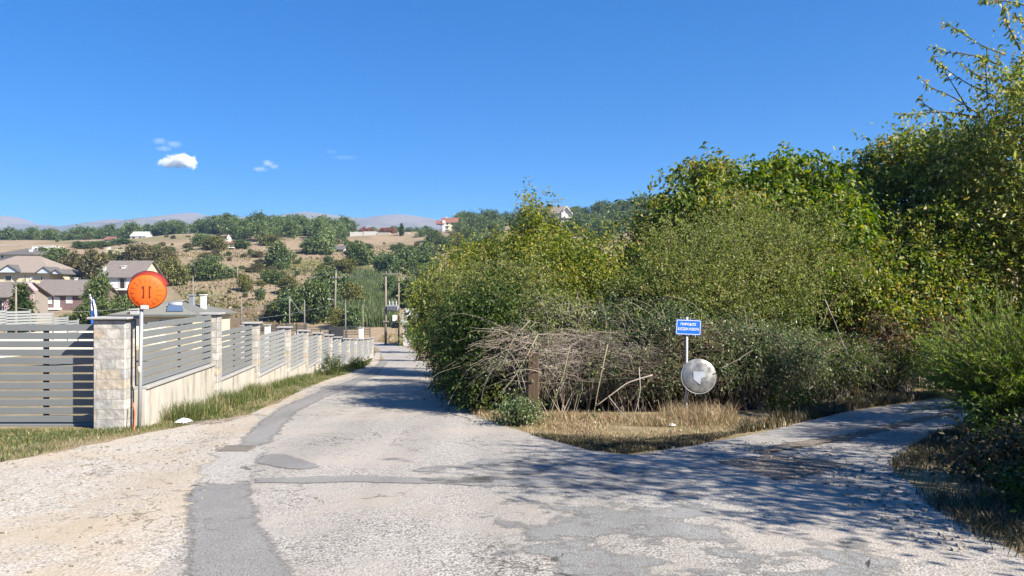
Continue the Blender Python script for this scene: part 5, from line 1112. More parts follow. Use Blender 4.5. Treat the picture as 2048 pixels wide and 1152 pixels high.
# ------------------------------------------------------------------ the bramble thicket along the junction
rngB = np.random.default_rng(77)
front = np.array(gp([(985, 828), (1030, 838), (1100, 832), (1200, 828), (1300, 828), (1400, 827), (1480, 826), (1560, 822), (1700, 803), (1850, 778), (1960, 768)]))
fd_ = np.r_[0, np.cumsum(np.linalg.norm(np.diff(front, axis=0), axis=1))]
def along(t):
    s = t * fd_[-1]; x, y = np.interp(s, fd_, front[:, 0]), np.interp(s, fd_, front[:, 1])
    j = np.clip(np.searchsorted(fd_, s) - 1, 0, len(front) - 2); d = front[j + 1] - front[j]; d = d / np.linalg.norm(d, axis=1, keepdims=True)
    return np.stack([x, y], 1), np.stack([-d[:, 1], d[:, 0]], 1)        # point on the front line, direction into the thicket
def bramble(label, t0, t1, n, hgt, seed, mat, wood, nleaf, lit=True, dead=500, leafL=.055, depth=1.5, topleaf=True):
    """arching canes that rise inside the thicket, bend over its front and hang down, with leaves along the living ones"""
    rng = np.random.default_rng(seed); c, _ = along(np.array([(t0 + t1) / 2])); base = on_ground(c[0][0], c[0][1])
    root = thing("bramble_thicket", label, "brambles", base)
    k = 12; t = np.linspace(0, 1, k)
    a, inn = along(t0 + (t1 - t0) * rng.random(n)); side = np.stack([inn[:, 1], -inn[:, 0]], 1)
    s0 = .25 + depth * rng.random(n); reach = s0 * (.25 + 1.0 * rng.random(n)) + .1; hm = .92 + .30 * np.sin(a[:, 0] * 2.3 + seed) * np.sin(a[:, 0] * .9 + 2) + .16 * np.sin(a[:, 0] * 5.1); top = hgt * (.6 + .5 * rng.random(n)) * hm; end = top * (.15 + .8 * rng.random(n)); sl = rng.normal(size=n) * .9
    f = np.maximum(s0[:, None] - reach[:, None] * t[None] ** 1.4, .12 + .2 * rng.random(n)[:, None])
    XY = a[:, None] + inn[:, None] * f[..., None] + side[:, None] * (sl[:, None] * t[None])[..., None]
    rise = np.sin(np.minimum(t / .55, 1) * math.pi / 2)[None] * top[:, None]; fall = np.clip((t - .45) / .55, 0, 1)[None] ** 1.7 * (top - end)[:, None]
    Z = H(XY[..., 0], XY[..., 1]) + rise - fall
    pth = np.concatenate([XY, Z[..., None]], -1) + rng.normal(size=(n, k, 3)) * .018
    W1 = ribbon_tubes(pth, .007 + .006 * rng.random(n), np.full(n, .003))
    # dense dead stems: short crooked ones filling the front and the top
    m = dead; a2, in2 = along(t0 + (t1 - t0) * rng.random(m)); sd2 = np.stack([in2[:, 1], -in2[:, 0]], 1); kk = 7; tt = np.linspace(0, 1, kk)
    hang = rng.random(m) < .08
    zt = np.where(hang, hgt * (.35 + .6 * rng.random(m)), hgt * (.55 + .45 * rng.random(m)) * (.92 + .30 * np.sin(a2[:, 0] * 2.3 + seed) * np.sin(a2[:, 0] * .9 + 2) + .16 * np.sin(a2[:, 0] * 5.1))); f0 = np.where(hang, .45 + .8 * rng.random(m), np.where(rng.random(m) < .25, .02, .22) + 1.2 * rng.random(m) ** .8)
    dx = np.where(hang, rng.normal(size=m) * .25, rng.normal(size=m) * .55); dz = np.where(hang, -zt * (.3 + .6 * rng.random(m)), -.10 + rng.normal(size=m) * .14); df = -.2 * rng.random(m)
    XY2 = a2[:, None] + in2[:, None] * (f0[:, None] + df[:, None] * tt[None])[..., None] + sd2[:, None] * (dx[:, None] * tt[None])[..., None]
    Z2 = H(XY2[..., 0], XY2[..., 1]) + zt[:, None] + dz[:, None] * tt[None] + (np.sin(tt * math.pi)[None] * .22 * (rng.random(m) - .25)[:, None])
    pth2 = np.concatenate([XY2, np.maximum(Z2, H(XY2[..., 0], XY2[..., 1]) + .02)[..., None]], -1) + rng.normal(size=(m, kk, 3)) * .016
    W2 = ribbon_tubes(pth2, .0035 + .006 * rng.random(m) ** 2, np.full(m, .0018))
    Vw, Tw = merge([W1, W2]); fast_mesh("stems", Vw, Tw, wood, root)
    parts = []
    if nleaf:
        q = rng.integers(0, n, nleaf); u = (rng.random(nleaf) ** .8) * (k - 1.001); i0 = u.astype(int); fr = (u - i0)[:, None]
        pos = pth[q, i0] * (1 - fr) + pth[q, i0 + 1] * fr + rng.normal(size=(nleaf, 3)) * .05
        keep = pos[:, 2] > H(pos[:, 0], pos[:, 1]) + (hgt * .62 * (rng.random(nleaf) ** .5) if topleaf else 0); pos = pos[keep]
        M_ = len(pos); parts.append(leaf_geo(pos, rng.normal(size=(M_, 3)) * .8 + [0, 0, -.15] - .3 * np.concatenate([inn[q[keep]], np.zeros((M_, 1))], 1), leafL * (.6 + .8 * rng.random(M_)), leafL * .62 * (.6 + .8 * rng.random(M_)), rng))
        V, T = merge(parts); fast_mesh("foliage", V, T, mat, root)
    return root
DTW = M("grey_bramble_stem", (.085, .065, .05), .85, .15, var=[(.15, .115, .085), (.25, .195, .15)], scale=1.4)
bramble("tangled mass of dry pale bramble stems hanging over the bank left of the street sign", .075, .2, 150, 1.42, 51, LM['bramble'], TWIG, 3600, dead=5600)
bramble("brown bramble tangle with dry stems right behind the street sign post", .15, .27, 130, 1.32, 52, LM['bramble'], DTW, 9000, dead=2600)
bramble("grey-green bramble mound with shaded stems right of the round mirror", .235, .46, 420, 1.5, 53, LM['bramble'], DTW, 34000, dead=2600)
bramble("shaded bramble bank running to the far end of the side road", .43, 1.0, 520, 1.2, 54, LM['dark'], DTW, 24000, dead=3600)
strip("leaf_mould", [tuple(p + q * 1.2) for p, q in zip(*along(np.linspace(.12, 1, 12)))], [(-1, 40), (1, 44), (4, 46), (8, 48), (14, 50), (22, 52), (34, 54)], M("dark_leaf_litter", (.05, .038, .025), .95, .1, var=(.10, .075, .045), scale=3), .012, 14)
for i, (x, y, Y, hw, hh, mt, lb, tg) in enumerate(((1480, 690, 16.0, 70, 42, 'bramble', "grey-green bramble mound just right of the street sign", 300), (1570, 700, 16.8, 70, 38, 'bramble', "lower grey-green bramble mound between the mirror and the side road bank", 300),
        (1330, 655, 16.2, 60, 30, 'bramble', "bramble mound showing left of the street sign plate", 300), (1220, 650, 16.4, 70, 34, 'bramble', "leafy bramble mound on top of the dry tangle", 700), (1110, 640, 16.2, 66, 36, 'olive', "twiggy creeper-covered mound above the left end of the dry tangle", 1600),
        (1670, 715, 18.0, 60, 30, 'dark', "dark creeper mound at the start of the side road bank", 300), (1040, 690, 15.6, 44, 40, 'dark', "dark creeper hanging at the left end of the dry tangle", 500), (1790, 715, 21, 70, 26, 'dark', "dark creeper mound halfway along the side road bank", 200))):
    px_plant("bramble_mound", lb, "brambles", x, Y, [(x, y, Y, hw, hh, .7), (x - hw * .5, y + hh * .5, Y - .1, hw * .6, hh * .8, .6), (x + hw * .5, y + hh * .4, Y, hw * .55, hh * .7, .6)], LM[mt], 140 + i, L=.06, Wd=.036, clumps=230, shoots=4, lps=9, spread=.16, slen=.42, up=.5, droop=.6, twigs=tg, wood=TWIG)
# earth bank inside the thicket
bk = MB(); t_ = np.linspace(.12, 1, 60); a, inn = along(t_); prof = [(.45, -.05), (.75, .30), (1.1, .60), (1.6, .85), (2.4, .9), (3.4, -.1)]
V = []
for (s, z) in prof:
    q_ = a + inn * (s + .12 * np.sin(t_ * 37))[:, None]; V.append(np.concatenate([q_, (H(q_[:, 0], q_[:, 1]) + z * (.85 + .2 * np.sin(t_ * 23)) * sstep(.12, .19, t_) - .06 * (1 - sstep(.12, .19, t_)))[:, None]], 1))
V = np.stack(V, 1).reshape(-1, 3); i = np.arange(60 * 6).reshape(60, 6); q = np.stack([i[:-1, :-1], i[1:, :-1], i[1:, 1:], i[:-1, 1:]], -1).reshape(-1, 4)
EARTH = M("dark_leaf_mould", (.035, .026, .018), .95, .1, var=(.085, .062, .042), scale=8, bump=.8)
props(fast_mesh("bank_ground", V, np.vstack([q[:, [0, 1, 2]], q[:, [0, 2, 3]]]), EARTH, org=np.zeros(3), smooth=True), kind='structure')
# trailing canes drawn singly
def cane(label, pts, r=.011, leaves_n=0, seed=0, mat=None):
    r *= 1.25
    w = np.array([P(*p) for p in pts]); d = np.r_[0, np.cumsum(np.linalg.norm(np.diff(w, axis=0), axis=1))]; t = np.linspace(0, d[-1], 16)
    p = np.stack([np.interp(t, d, w[:, j]) for j in range(3)], 1); p[1:-1] = (p[:-2] + 2 * p[1:-1] + p[2:]) / 4
    g = H(p[:, 0], p[:, 1]); p[:, 2] = np.maximum(p[:, 2], g + .02); rng = np.random.default_rng(seed)
    root = thing("bramble_cane", label, "bramble cane", p[0]); 
    MB().tube(p, np.linspace(r, r * .45, 16), 5).build("stem", mat or CANE, root, True)
    if leaves_n:
        u = rng.random(leaves_n) * 14.99; i0 = u.astype(int); fr = (u - i0)[:, None]; pos = p[i0] * (1 - fr) + p[i0 + 1] * fr + rng.normal(size=(leaves_n, 3)) * .025
        V, T = leaf_geo(pos, rng.normal(size=(leaves_n, 3)) - [0, 0, .3], .06 * (.5 + .8 * rng.random(leaves_n)), .038 * (.5 + .8 * rng.random(leaves_n)), rng)
        fast_mesh("foliage", V, T, LM['bramble'], root)
cane("long leafy bramble cane hanging leftmost over the dry tangle to the road edge", [(1075, 670, 13.9), (1052, 715, 13.6), (1025, 760, 13.5), (1000, 788, 13.4)], .013, 46, 1)
cane("thin pale cane trailing down the left end of the thicket in two bends", [(1060, 640, 14.2), (1025, 680, 13.9), (1005, 730, 13.7), (995, 745, 13.7)], .009, 20, 2)
cane("leafy cane hanging straight down in front of the brown post", [(1140, 690, 13.9), (1128, 745, 13.6), (1110, 800, 13.4), (1098, 838, 13.3)], .010, 40, 3)
cane("bare cane dropping to the grass midway between the brown post and the sign", [(1215, 690, 13.9), (1202, 750, 13.5), (1192, 800, 13.35), (1187, 835, 13.3)], .012, 18, 4)
cane("pale forked cane arching out of the tangle just left of the sign", [(1305, 750, 13.8), (1255, 765, 13.6), (1215, 795, 13.4), (1192, 812, 13.3)], .013, 0, 5, TWIG)
cane("curved dry cane looping down to the dry grass left of the sign post", [(1278, 735, 13.9), (1281, 780, 13.5), (1272, 822, 13.3), (1256, 846, 13.25)], .009, 0, 6, TWIG)
cane("dry cane leaning across the grass from the foot of the tangle", [(1216, 792, 13.4), (1240, 822, 13.2), (1262, 846, 13.0)], .009, 0, 7, TWIG)
cane("arching grey-green cane looping over the brambles above the street sign", [(1230, 600, 15.8), (1262, 596, 15.2), (1300, 610, 15), (1330, 640, 14.9)], .009, 24, 8)
cane("long arching cane reaching right over the top of the street sign", [(1290, 606, 15.4), (1340, 592, 15), (1385, 605, 14.8), (1425, 650, 14.6)], .009, 60, 9)
cane("bare forked cane poking up in the shade beyond the round mirror", [(1650, 600, 16.4), (1672, 650, 16.1), (1695, 712, 15.8), (1740, 735, 15.6)], .010, 10, 10, TWIG)
cane("thin dry cane slanting across the shaded brambles right of the mirror", [(1440, 738, 13.9), (1475, 720, 13.9), (1505, 700, 14)], .008, 0, 12, TWIG)

# ------------------------------------------------------------------ grass and weeds
rngG = np.random.default_rng(5)
def grass(name, polys, mat, rng):
    parts = []
    for (poly, n, h, w, lean, cl) in polys:
        p = scatter(poly, n, rng, cl); parts.append(blades(p, rng, h, w, lean))
    V, T = merge(parts); return props(fast_mesh(name, V, T, mat, org=np.zeros(3)), kind='stuff')
vL = gp([(0, 862), (185, 862), (250, 862), (285, 858)]); 
wallfoot = [(fx(Y) + .16, Y) for Y in (13, 17, 21, 26, 32, 40, 48, 56)]
edge = gp([(752, 702), (735, 730), (680, 752), (620, 776), (560, 800), (500, 828), (450, 838), (380, 850), (300, 864), (210, 884), (120, 902), (0, 926), (-200, 950)])
verge = [(-11, 12.3), (-6.9, 12.3)] + wallfoot + edge
grass("verge_grass", [(verge, 34000, .06, .009, .5, 1.3), (gp([(300, 850), (420, 838), (560, 792), (700, 748), (740, 728), (750, 700), (735, 700), (690, 725), (600, 755), (480, 800), (380, 838)]), 17000, .075, .010, .5, 0),
                      ([(fx(Y) + .15, Y) for Y in (13.2, 16, 20, 30, 45)] + [(fx(Y) + .6, Y) for Y in (45, 30, 20, 16, 13.2)], 9000, .22, .009, .35, 2.1), ([(fx(Y) + .12, Y) for Y in (13.4, 14.5, 16, 18, 20)] + [(fx(Y) + .75, Y) for Y in (20, 18, 16, 14.5, 13.4)], 2200, .32, .009, .35, 1.4)], LM['grass'], rngG)
dryp = gp([(1020, 838), (1045, 862), (1110, 885), (1180, 905), (1255, 908), (1330, 896), (1400, 890), (1490, 868), (1560, 858), (1640, 834), (1720, 818), (1720, 806), (1560, 834), (1400, 842), (1300, 846), (1100, 840)])
grass("dry_grass", [(dryp, 11000, .05, .008, .7, 1.7), (gp([(1030, 836), (1200, 850), (1400, 858), (1480, 850), (1470, 835), (1300, 838), (1100, 832)]), 6500, .13, .007, .6, 1.9),
                    (gp([(1320, 845), (1380, 852), (1460, 850), (1475, 835), (1330, 832)]), 1700, .30, .006, .6, 0), (gp([(880, 770), (890, 800), (960, 838), (1020, 850), (1015, 835), (950, 800), (900, 765), (880, 745)]), 5000, .12, .011, .5, 2)], LM['dry'], rngG)
grass("green_weeds", [(gp([(1480, 868), (1560, 856), (1720, 818), (1880, 795), (1880, 782), (1700, 806), (1560, 832), (1480, 846)]), 8000, .16, .018, .5, 1.5), (gp([(1060, 870), (1180, 902), (1255, 908), (1400, 890), (1480, 866), (1300, 880)]), 12000, .055, .009, .5, 1.5)], LM['weeds'], rngG)
rv = [(3.35, 4.2), (3.5, 5.4), (3.9, 7.2), (4.55, 9.1), (6.4, 11.5), (9.1, 14.3), (11, 13.5), (9, 10), (7.5, 6), (6.5, 3.5)]
grass("verge_weeds", [(rv, 40000, .09, .008, .6, 1.6), (rv, 5000, .15, .007, .6, 1.1)], LM['weeds'], rngG)
grass("roadside_tufts", [(gp([(752, 716), (790, 700), (830, 690), (806, 684), (780, 684), (764, 690)]), 1, .1, .02, .4, 0), (gp([(868, 735), (880, 765), (905, 755), (880, 715), (860, 690), (845, 678), (835, 682), (855, 710)]), 5000, .35, .02, .4, 1.0), (gp([(755, 682), (800, 690), (830, 690), (826, 672), (770, 668)]), 2500, .4, .03, .4, .6)], LM['dry'], rngG)
# larger leafy weeds on the shaded right verge
for i, (X, Y, r, hh, lb) in enumerate(((4.95, 6.6, .42, .3, "low dark leafy weed clump nearest the camera on the right verge"), (5.3, 8.0, .45, .4, "leafy dark weed clump on the right verge below the tamarisk"), (6.4, 9.4, .5, .5, "bushy dark weed at the tamarisk's left foot"), (6.3, 7.2, .8, .75, "taller dark shrubby weed at the picture's lower right edge"), (5.5, 5.2, .6, .45, "weed clump at the bottom right corner of the picture"), (8.4, 12.4, .4, .3, "low weed clump where the side road passes the tamarisk"))):
    plant("leafy_weed", lb, "weed", on_ground(X, Y), [(0, 0, hh * .45, r, r, hh * .5)], LM['weeds'] if i % 2 else LM['dark'], 60 + i, L=.07, Wd=.035, clumps=90, shoots=4, lps=8, spread=.14, slen=.25, up=.8, limbs=20, limb_r=.006, zmin=.03)
for i, (x, y, r, hh, lb, mt) in enumerate(((1040, 850, .2, .3, "pale bluish thistle-like weed at the left tip of the dry grass", 'bramble'), (1590, 826, .4, .35, "green weed clump at the edge of the side road", 'dark'), (716, 738, .45, .5, "leafy green weed against the far wall foot", 'green'), (660, 752, .3, .7, "tall dark weed standing against the fence wall", 'dark'), (870, 738, .6, 1.0, "pale dry bushy plant at the right edge of the road", 'dry'), (905, 750, .5, .7, "dry brown weed tuft in the hedge foot", 'dry'))):
    b = G(x, y); plant("leafy_weed", lb, "weed", b, [(0, 0, hh * .45, r, r, hh * .55)], LM[mt], 80 + i, L=.06, Wd=.028, clumps=80, shoots=4, lps=8, spread=.12, slen=.25, up=.9, limbs=16, limb_r=.006, zmin=.03)
# stones and twigs strewn at the road edges
st = MB(); pts = np.vstack([scatter(gp([(0, 1152), (0, 930), (300, 870), (480, 850), (420, 960), (350, 1152)]), 420, rngG), scatter(gp([(1250, 905), (1500, 880), (1700, 900), (1800, 1000), (1900, 1060), (1600, 960), (1400, 920)]), 380, rngG), scatter(rv[1:6] + [(3.2, 8), (3.0, 5.4)], 240, rngG)])
for p in pts:
    s = .006 + .016 * rngG.random() ** 3; d = nrm(rngG.normal(size=(8, 3))) * s
    c = np.array([(i, j, k) for k in (-1, 1) for j in (-1, 1) for i in (-1, 1)]) * s * [1, .8, .55] + d * .35
    st.add(c + p + [0, 0, .012 + s * .3], [(0, 2, 3, 1), (4, 5, 7, 6), (0, 1, 5, 4), (2, 6, 7, 3), (0, 4, 6, 2), (1, 3, 7, 5)])
props(st.build("loose_stones", M("loose_limestone", (.42, .39, .34), .9, .1, var=(.25, .22, .18), scale=9), None), kind='stuff')
tw = MB()
for p in np.vstack([scatter(gp([(1380, 900), (1560, 880), (1800, 860), (1850, 940), (1700, 1000), (1500, 960)]), 90, rngG), scatter(gp([(370, 850), (470, 838), (520, 828), (430, 850)]), 160, rngG)]):
    a = rngG.random() * 6.28; l = .05 + .2 * rngG.random() ** 2; d = np.array([math.cos(a), math.sin(a), 0]) * l; e = p + d
    tw.tube([p + [0, 0, .02], (p + e) / 2 + [0, 0, .03 + .01 * rngG.random()], [e[0], e[1], float(H(e[0], e[1])) + .022]], .0035, 4)
props(tw.build("twig_litter", TWIG, None), kind='stuff')
# ------------------------------------------------------------------ trees and bushes of the hillside
def proto(name, lobes, mat, seed, L, Wd, clumps, shoots, lps, spread, slen, trunk_h, trunk_r, up=.3, inner=.45, droop=.1, limbs=14, limb_r=.06, conic=None):
    """unit tree at the origin; returns crown and trunk meshes ready to be shared"""
    rng = np.random.default_rng(seed); base = np.zeros(3)
    C, O = crown_points(base, lobes, clumps, rng, inner, .05)
    (V, T), _ = foliage(C, O, rng, shoots, lps, L, Wd, spread, slen, up, droop)
    lp = limb_set(base - [0, 0, .4], C[rng.choice(len(C), limbs)], rng, limb_r, .02, trunk_to=np.array([0, 0, trunk_h]), trunk_r=trunk_r)
    Vw, Tw = merge(lp)
    c = fast_mesh("crown", V, T, mat, org=np.zeros(3)); w = fast_mesh("trunk", Vw, Tw, BARK, org=np.zeros(3))
    mc, mw = c.data, w.data; bpy.data.objects.remove(c); bpy.data.objects.remove(w)
    return mc, mw
rngH = np.random.default_rng(99)
def pine_lobes(r):
    return [(r.normal() * .5, r.normal() * .5, 7.6 + r.normal() * .3, 2.3, 2.3, 1.9), (r.normal() * 1.0, r.normal() * 1.0, 6.2, 3.0, 3.0, 1.7), (1.3 * r.normal(), r.normal(), 4.8, 2.7, 2.7, 1.4), (r.normal(), 1.2 * r.normal(), 9.0, 1.4, 1.4, 1.4), (.6 * r.normal(), .6 * r.normal(), 2.9, 2.2, 2.2, 1.7)]
PINES = [proto("pine", pine_lobes(rngH), LM['pine'], 200 + i, .75, .34, 150, 3, 5, .45, .8, 8.8, .22) for i in range(4)] + [proto("pine", pine_lobes(rngH), LM['pine_pale'], 210 + i, .75, .34, 150, 3, 5, .45, .8, 8.8, .22) for i in range(2)]
def bush_lobes(r, tall=1.0):
    return [(0, 0, 1.0 * tall, 1.0, 1.0, .95 * tall), (.45 * r.normal(), .4 * r.normal(), 1.35 * tall, .7, .7, .6 * tall), (.6 * r.normal(), .5 * r.normal(), .7 * tall, .7, .7, .6 * tall), (.5 * r.normal(), .5 * r.normal(), .6 * tall, .6, .6, .5)]
BUSH = {}
for kind, mt in (("bush", 'bush'), ("yellow", 'bush_yellow'), ("brown", 'bush_brown'), ("pale", 'pine_pale'), ("dark", 'pine')):
    BUSH[kind] = [proto(kind, bush_lobes(rngH, tl), LM[mt], 300 + i, .17, .10, 230, 4, 7, .13, .26, 1.2, .05, limb_r=.02) for i, tl in enumerate((1.0, .85, 1.25))]
CYP = proto("cypress", [(0, 0, .9, .28, .28, .9), (0, 0, 1.5, .2, .2, .7), (0, 0, 2.2, .1, .1, .5)], LM['dark'], 401, .12, .06, 320, 4, 6, .06, .2, 2.2, .04, up=1.2, limb_r=.015)
RED = proto("red_pine", [(0, 0, 4.6, 1.6, 1.6, 2.2), (.4, .2, 6.3, 1.0, 1.0, 1.4)], LM['red'], 402, .6, .25, 130, 3, 5, .35, .7, 6.5, .16)
def plant_copy(ms, name, label, cat, at, s, sz=None, group=None, parts=True, rot=None):
    mc, mw = ms; sz = s if sz is None else sz; r = rngH.random() * 6.28 if rot is None else rot
    if parts:
        o = thing(name, label, cat, at, group); o.rotation_euler = (0, 0, r); o.scale = (s, s, sz)
        for nm, me in (("trunk", mw), ("crown", mc)):
            c = bpy.data.objects.new(nm, me); COL.objects.link(c); c.parent = o
    else:
        o = bpy.data.objects.new(name, mc); COL.objects.link(o); o.location = at; o.rotation_euler = (0, 0, r); o.scale = (s, s, sz); props(o, label, cat, group)
    return o
def hill_bush(x, y, wpx, hpx, kind, label, i=0, name="hill_bush", cat="bush", group=None, Y=None, parts=True):
    """a bush whose foot is at photo pixel (x, y) and whose outline is wpx by hpx"""
    g = G(x, y) if Y is None else on_ground(P(x, 0, Y)[0], Y); s = wpx / FPX * g[1] / 2.3; sz = hpx / FPX * g[1] / (2.05 * (1.0, .85, 1.25)[i % 3])
    return plant_copy(BUSH[kind][i % 3], name, label, cat, g - [0, 0, .15 * sz], s, sz, group, parts)
named = [
 (425, 560, 58, 50, "bush", "round dark green bush alone on the dry slope above the bungalow roof"), (557, 537, 50, 52, "bush", "dark rounded bush high on the slope left of the big olive tree"),
 (622, 507, 44, 34, "pale", "left half of the broad grey-green tree group on the upper slope"), (645, 508, 48, 42, "pale", "broad grey-green tree beside the small field shed"),
 (722, 530, 52, 45, "bush", "two-toned round bush below the field shed"), (690, 545, 52, 30, "yellow", "low yellowish bush beside the two-toned bush"),
 (770, 546, 46, 44, "dark", "dark bush at the left end of the clump beyond the transformer"), (805, 546, 56, 48, "bush", "middle bush of the clump beyond the transformer"), (845, 542, 60, 58, "dark", "dark tall bush at the right end of the clump beyond the transformer"),
 (490, 582, 28, 32, "yellow", "small round green tree on the tilled slope"), (548, 568, 48, 28, "bush", "low dark bush over the row of pale poles"), (578, 588, 42, 38, "yellow", "yellow-green bush behind the thicket's left end"),
 (522, 600, 20, 26, "bush", "small upright sapling left of the thicket"), (378, 556, 22, 26, "dark", "narrow dark bush at the edge of the autumn trees"),
 (560, 640, 64, 48, "bush", "dark bush at the left tip of the large thicket"), (600, 640, 70, 66, "dark", "dark bush with shaded side in the large thicket"), (640, 642, 70, 80, "bush", "tall leafy tree in the middle of the large thicket"),
 (622, 610, 60, 52, "bush", "bush rising behind the middle of the thicket"), (655, 585, 60, 50, "bush", "deep green bush at the top of the thicket"), (680, 610, 50, 60, "dark", "dark bush directly behind the crossarm pole"),
 (704, 618, 46, 58, "yellow", "yellowing tree right of the crossarm pole"), (676, 655, 34, 40, "yellow", "small light green tree at the foot of the crossarm pole"), (706, 656, 44, 44, "dark", "dark bush below the yellowing tree"),
 (815, 615, 60, 60, "bush", "green tree behind the transformer frame"), (840, 590, 50, 50, "bush", "green tree showing above the corrugated shed"), (782, 600, 40, 50, "dark", "dark tree between the two transformer poles"),
 (885, 502, 36, 30, "bush", "dark round bush below the brow house"), (912, 496, 36, 34, "yellow", "yellowish tree right of the dark round bush"), (940, 482, 40, 28, "bush", "green bush right of the brow house"), (868, 484, 34, 28, "bush", "bush at the left of the brow house slope"), (980, 505, 46, 40, "bush", "bush on the slope beside the poplar spire"), (955, 500, 34, 30, "pale", "pale bush on the slope under the right ridge wood"),
 (1150, 470, 60, 34, "bush", "bush on the ridge slope right of the poplar"), (1200, 480, 70, 44, "pale", "pale bush on the ridge slope below the villa"), (1240, 465, 60, 44, "bush", "bush on the ridge slope left of the big walnut"),
 (150, 557, 70, 56, "brown", "olive-brown tree between the cream villa and the brown house"), (188, 560, 62, 62, "brown", "tall olive-brown tree behind the dusky pink house"), (112, 530, 54, 34, "bush", "dark green tree right of the cream villa chimney"), (205, 555, 40, 40, "bush", "dark tree at the left end of the brown house"),
 (248, 524, 62, 24, "yellow", "yellow-green tree in front of the flat cream house"), (285, 530, 60, 42, "brown", "brownish tree above the brown house roof"), (325, 545, 60, 52, "brown", "olive tree right of the brown house ridge"), (345, 572, 50, 56, "yellow", "yellowing tree right of the orange mirror"), (310, 525, 44, 34, "yellow", "bright yellow-green tree above the brown house"),
 (170, 497, 44, 14, "bush", "low hedge bush at the far left field edge"), (205, 494, 50, 12, "bush", "low scrub bush along the far field edge"), (245, 489, 44, 12, "bush", "low scrub bush under the white farmhouse"), (85, 505, 20, 12, "bush", "small bush in front of the long white building"),
 (405, 492, 44, 26, "pale", "pale tree left of the turreted house"), (430, 499, 46, 26, "yellow", "yellowish tree beside the turreted house"), (480, 497, 40, 20, "bush", "tree right of the turreted house"), (540, 490, 40, 22, "yellow", "pale tree at the wood's lower edge"),
 (656, 487, 32, 30, "pale", "tree behind the field shed"), (700, 500, 26, 20, "bush", "bush right of the field shed"), (820, 505, 28, 14, "bush", "low bush on the dry brow below the ruined walls"), (735, 497, 24, 10, "bush", "tiny bush below the ruined walls"), (790, 500, 20, 12, "bush", "tiny bush right of the ruined walls"),
]
for i, (x, y, w, hh, k, lb) in enumerate(named):
    hill_bush(x, y, w, hh, k, lb, i, "hill_tree" if "tree" in lb else "hill_bush", "tree" if "tree" in lb else "bush")
# dark pine and cypress near the ruins
g = G(803, 472); plant_copy(CYP, "cypress_tree", "dark pointed cypress beside the ruined walls on the hill", "tree", g, 3.0, 2.3)
g = G(690, 488); plant_copy(PINES[0], "pine_tree", "dark pine standing apart right of the field shed", "tree", g, .6)
# hedge behind the gate and the dark conifer by the pink gable
hill_bush(224, 655, 62, 78, "bush", "tall leafy green hedge bush left of the orange mirror", 0, "hedge_bush", "bush", Y=112); hill_bush(252, 655, 52, 76, "bush", "dense green hedge bush behind the stone pillar", 1, "hedge_bush", "bush", Y=112); hill_bush(168, 655, 46, 70, "bush", "leafy hedge bush beside the dusky pink house", 2, "hedge_bush", "bush", Y=112)
hill_bush(194, 655, 50, 98, "bush", "green tree top rising over the hedge below the brown house", 2, "hedge_tree", "tree", Y=126)
hill_bush(345, 622, 80, 50, "bush", "dark green hedge bush right of the orange mirror above the bungalow", 1, "hedge_bush", "bush", Y=113); hill_bush(310, 622, 50, 46, "bush", "dark green hedge bush behind the solar heater", 0, "hedge_bush", "bush", Y=113); hill_bush(393, 612, 22, 60, "dark", "slim dark tree behind the grey chimney", 2, "hedge_tree", "tree", Y=114)
hill_bush(230, 655, 34, 30, "yellow", "yellowish bush just left of the stone pillar top", 1, "hedge_bush", "bush", Y=70); hill_bush(135, 645, 26, 28, "bush", "dark trimmed bush before the dusky pink house", 0, "hedge_bush", "bush", Y=118); hill_bush(68, 640, 18, 26, "yellow", "thin yellow-green shrub between the two left houses", 2, "hedge_bush", "bush", Y=96); hill_bush(92, 640, 16, 14, "yellow", "small shrub under the pink house balcony", 1, "hedge_bush", "bush", Y=100)
g = on_ground(P(44, 0, 104)[0], 104); plant_copy(CYP, "fir_tree", "dark fir in front of the pale pink gable", "tree", g, 3.6, 3.0)
g = on_ground(P(28, 0, 106)[0], 106); plant_copy(CYP, "fir_tree", "smaller dark fir left of the pole by the pink gable", "tree", g, 2.6, 2.2)
# pine wood along the hilltop
n = 0; pts = []
def row_wood(x0, x1, Y0, Y1, cnt, hmin, hmax, label, group, name="pine_tree", ms=PINES, minsep=3.2, parts=False):
    global pts
    c = 0; tries = 0
    while c < cnt and tries < 6000:
        tries += 1; Y = Y0 + (Y1 - Y0) * rngH.random(); x = x0 + (x1 - x0) * rngH.random(); X = (x - 1024) / FPX * Y
        if any((X - a) ** 2 + (Y - b) ** 2 < minsep ** 2 for a, b in pts): continue
        pts.append((X, Y)); s = (hmin + (hmax - hmin) * rngH.random()) / 10.2 * .68
        plant_copy(ms[rngH.integers(len(ms))], name, label, "tree", on_ground(X, Y) - [0, 0, .2], s * (1.15 + .35 * rngH.random()), s, group, parts); c += 1
row_wood(-60, 150, 428, 480, 38, 10, 13, "dark pine in the thinner end of the hilltop wood above the villa roofs", "pines in the far left wood")
row_wood(140, 330, 425, 490, 34, 12, 15, "tall dark pine in the dense hilltop wood above the brown house", "pines on the hilltop over the brown house")
row_wood(330, 450, 425, 480, 24, 13, 16, "tall dark pine in the hilltop wood above the autumn trees", "pines on the hilltop in the middle left")
row_wood(440, 600, 385, 470, 44, 13, 17, "tall pine in the green hilltop wood behind the turreted house", "pines behind the turreted house")
row_wood(590, 700, 385, 460, 32, 11, 16, "tall pine at the right end of the green hilltop wood", "pines at the right end of the wood")
row_wood(455, 690, 345, 388, 18, 11, 15, "pale green pine along the lower edge of the wood, below the taller pines", "pines at the lower edge of the wood", ms=PINES[4:])
row_wood(690, 790, 425, 445, 16, 9, 10.5, "reddish dying conifer behind the ruined walls", "reddish conifers behind the ruins", "conifer_tree", [RED], 2.4)
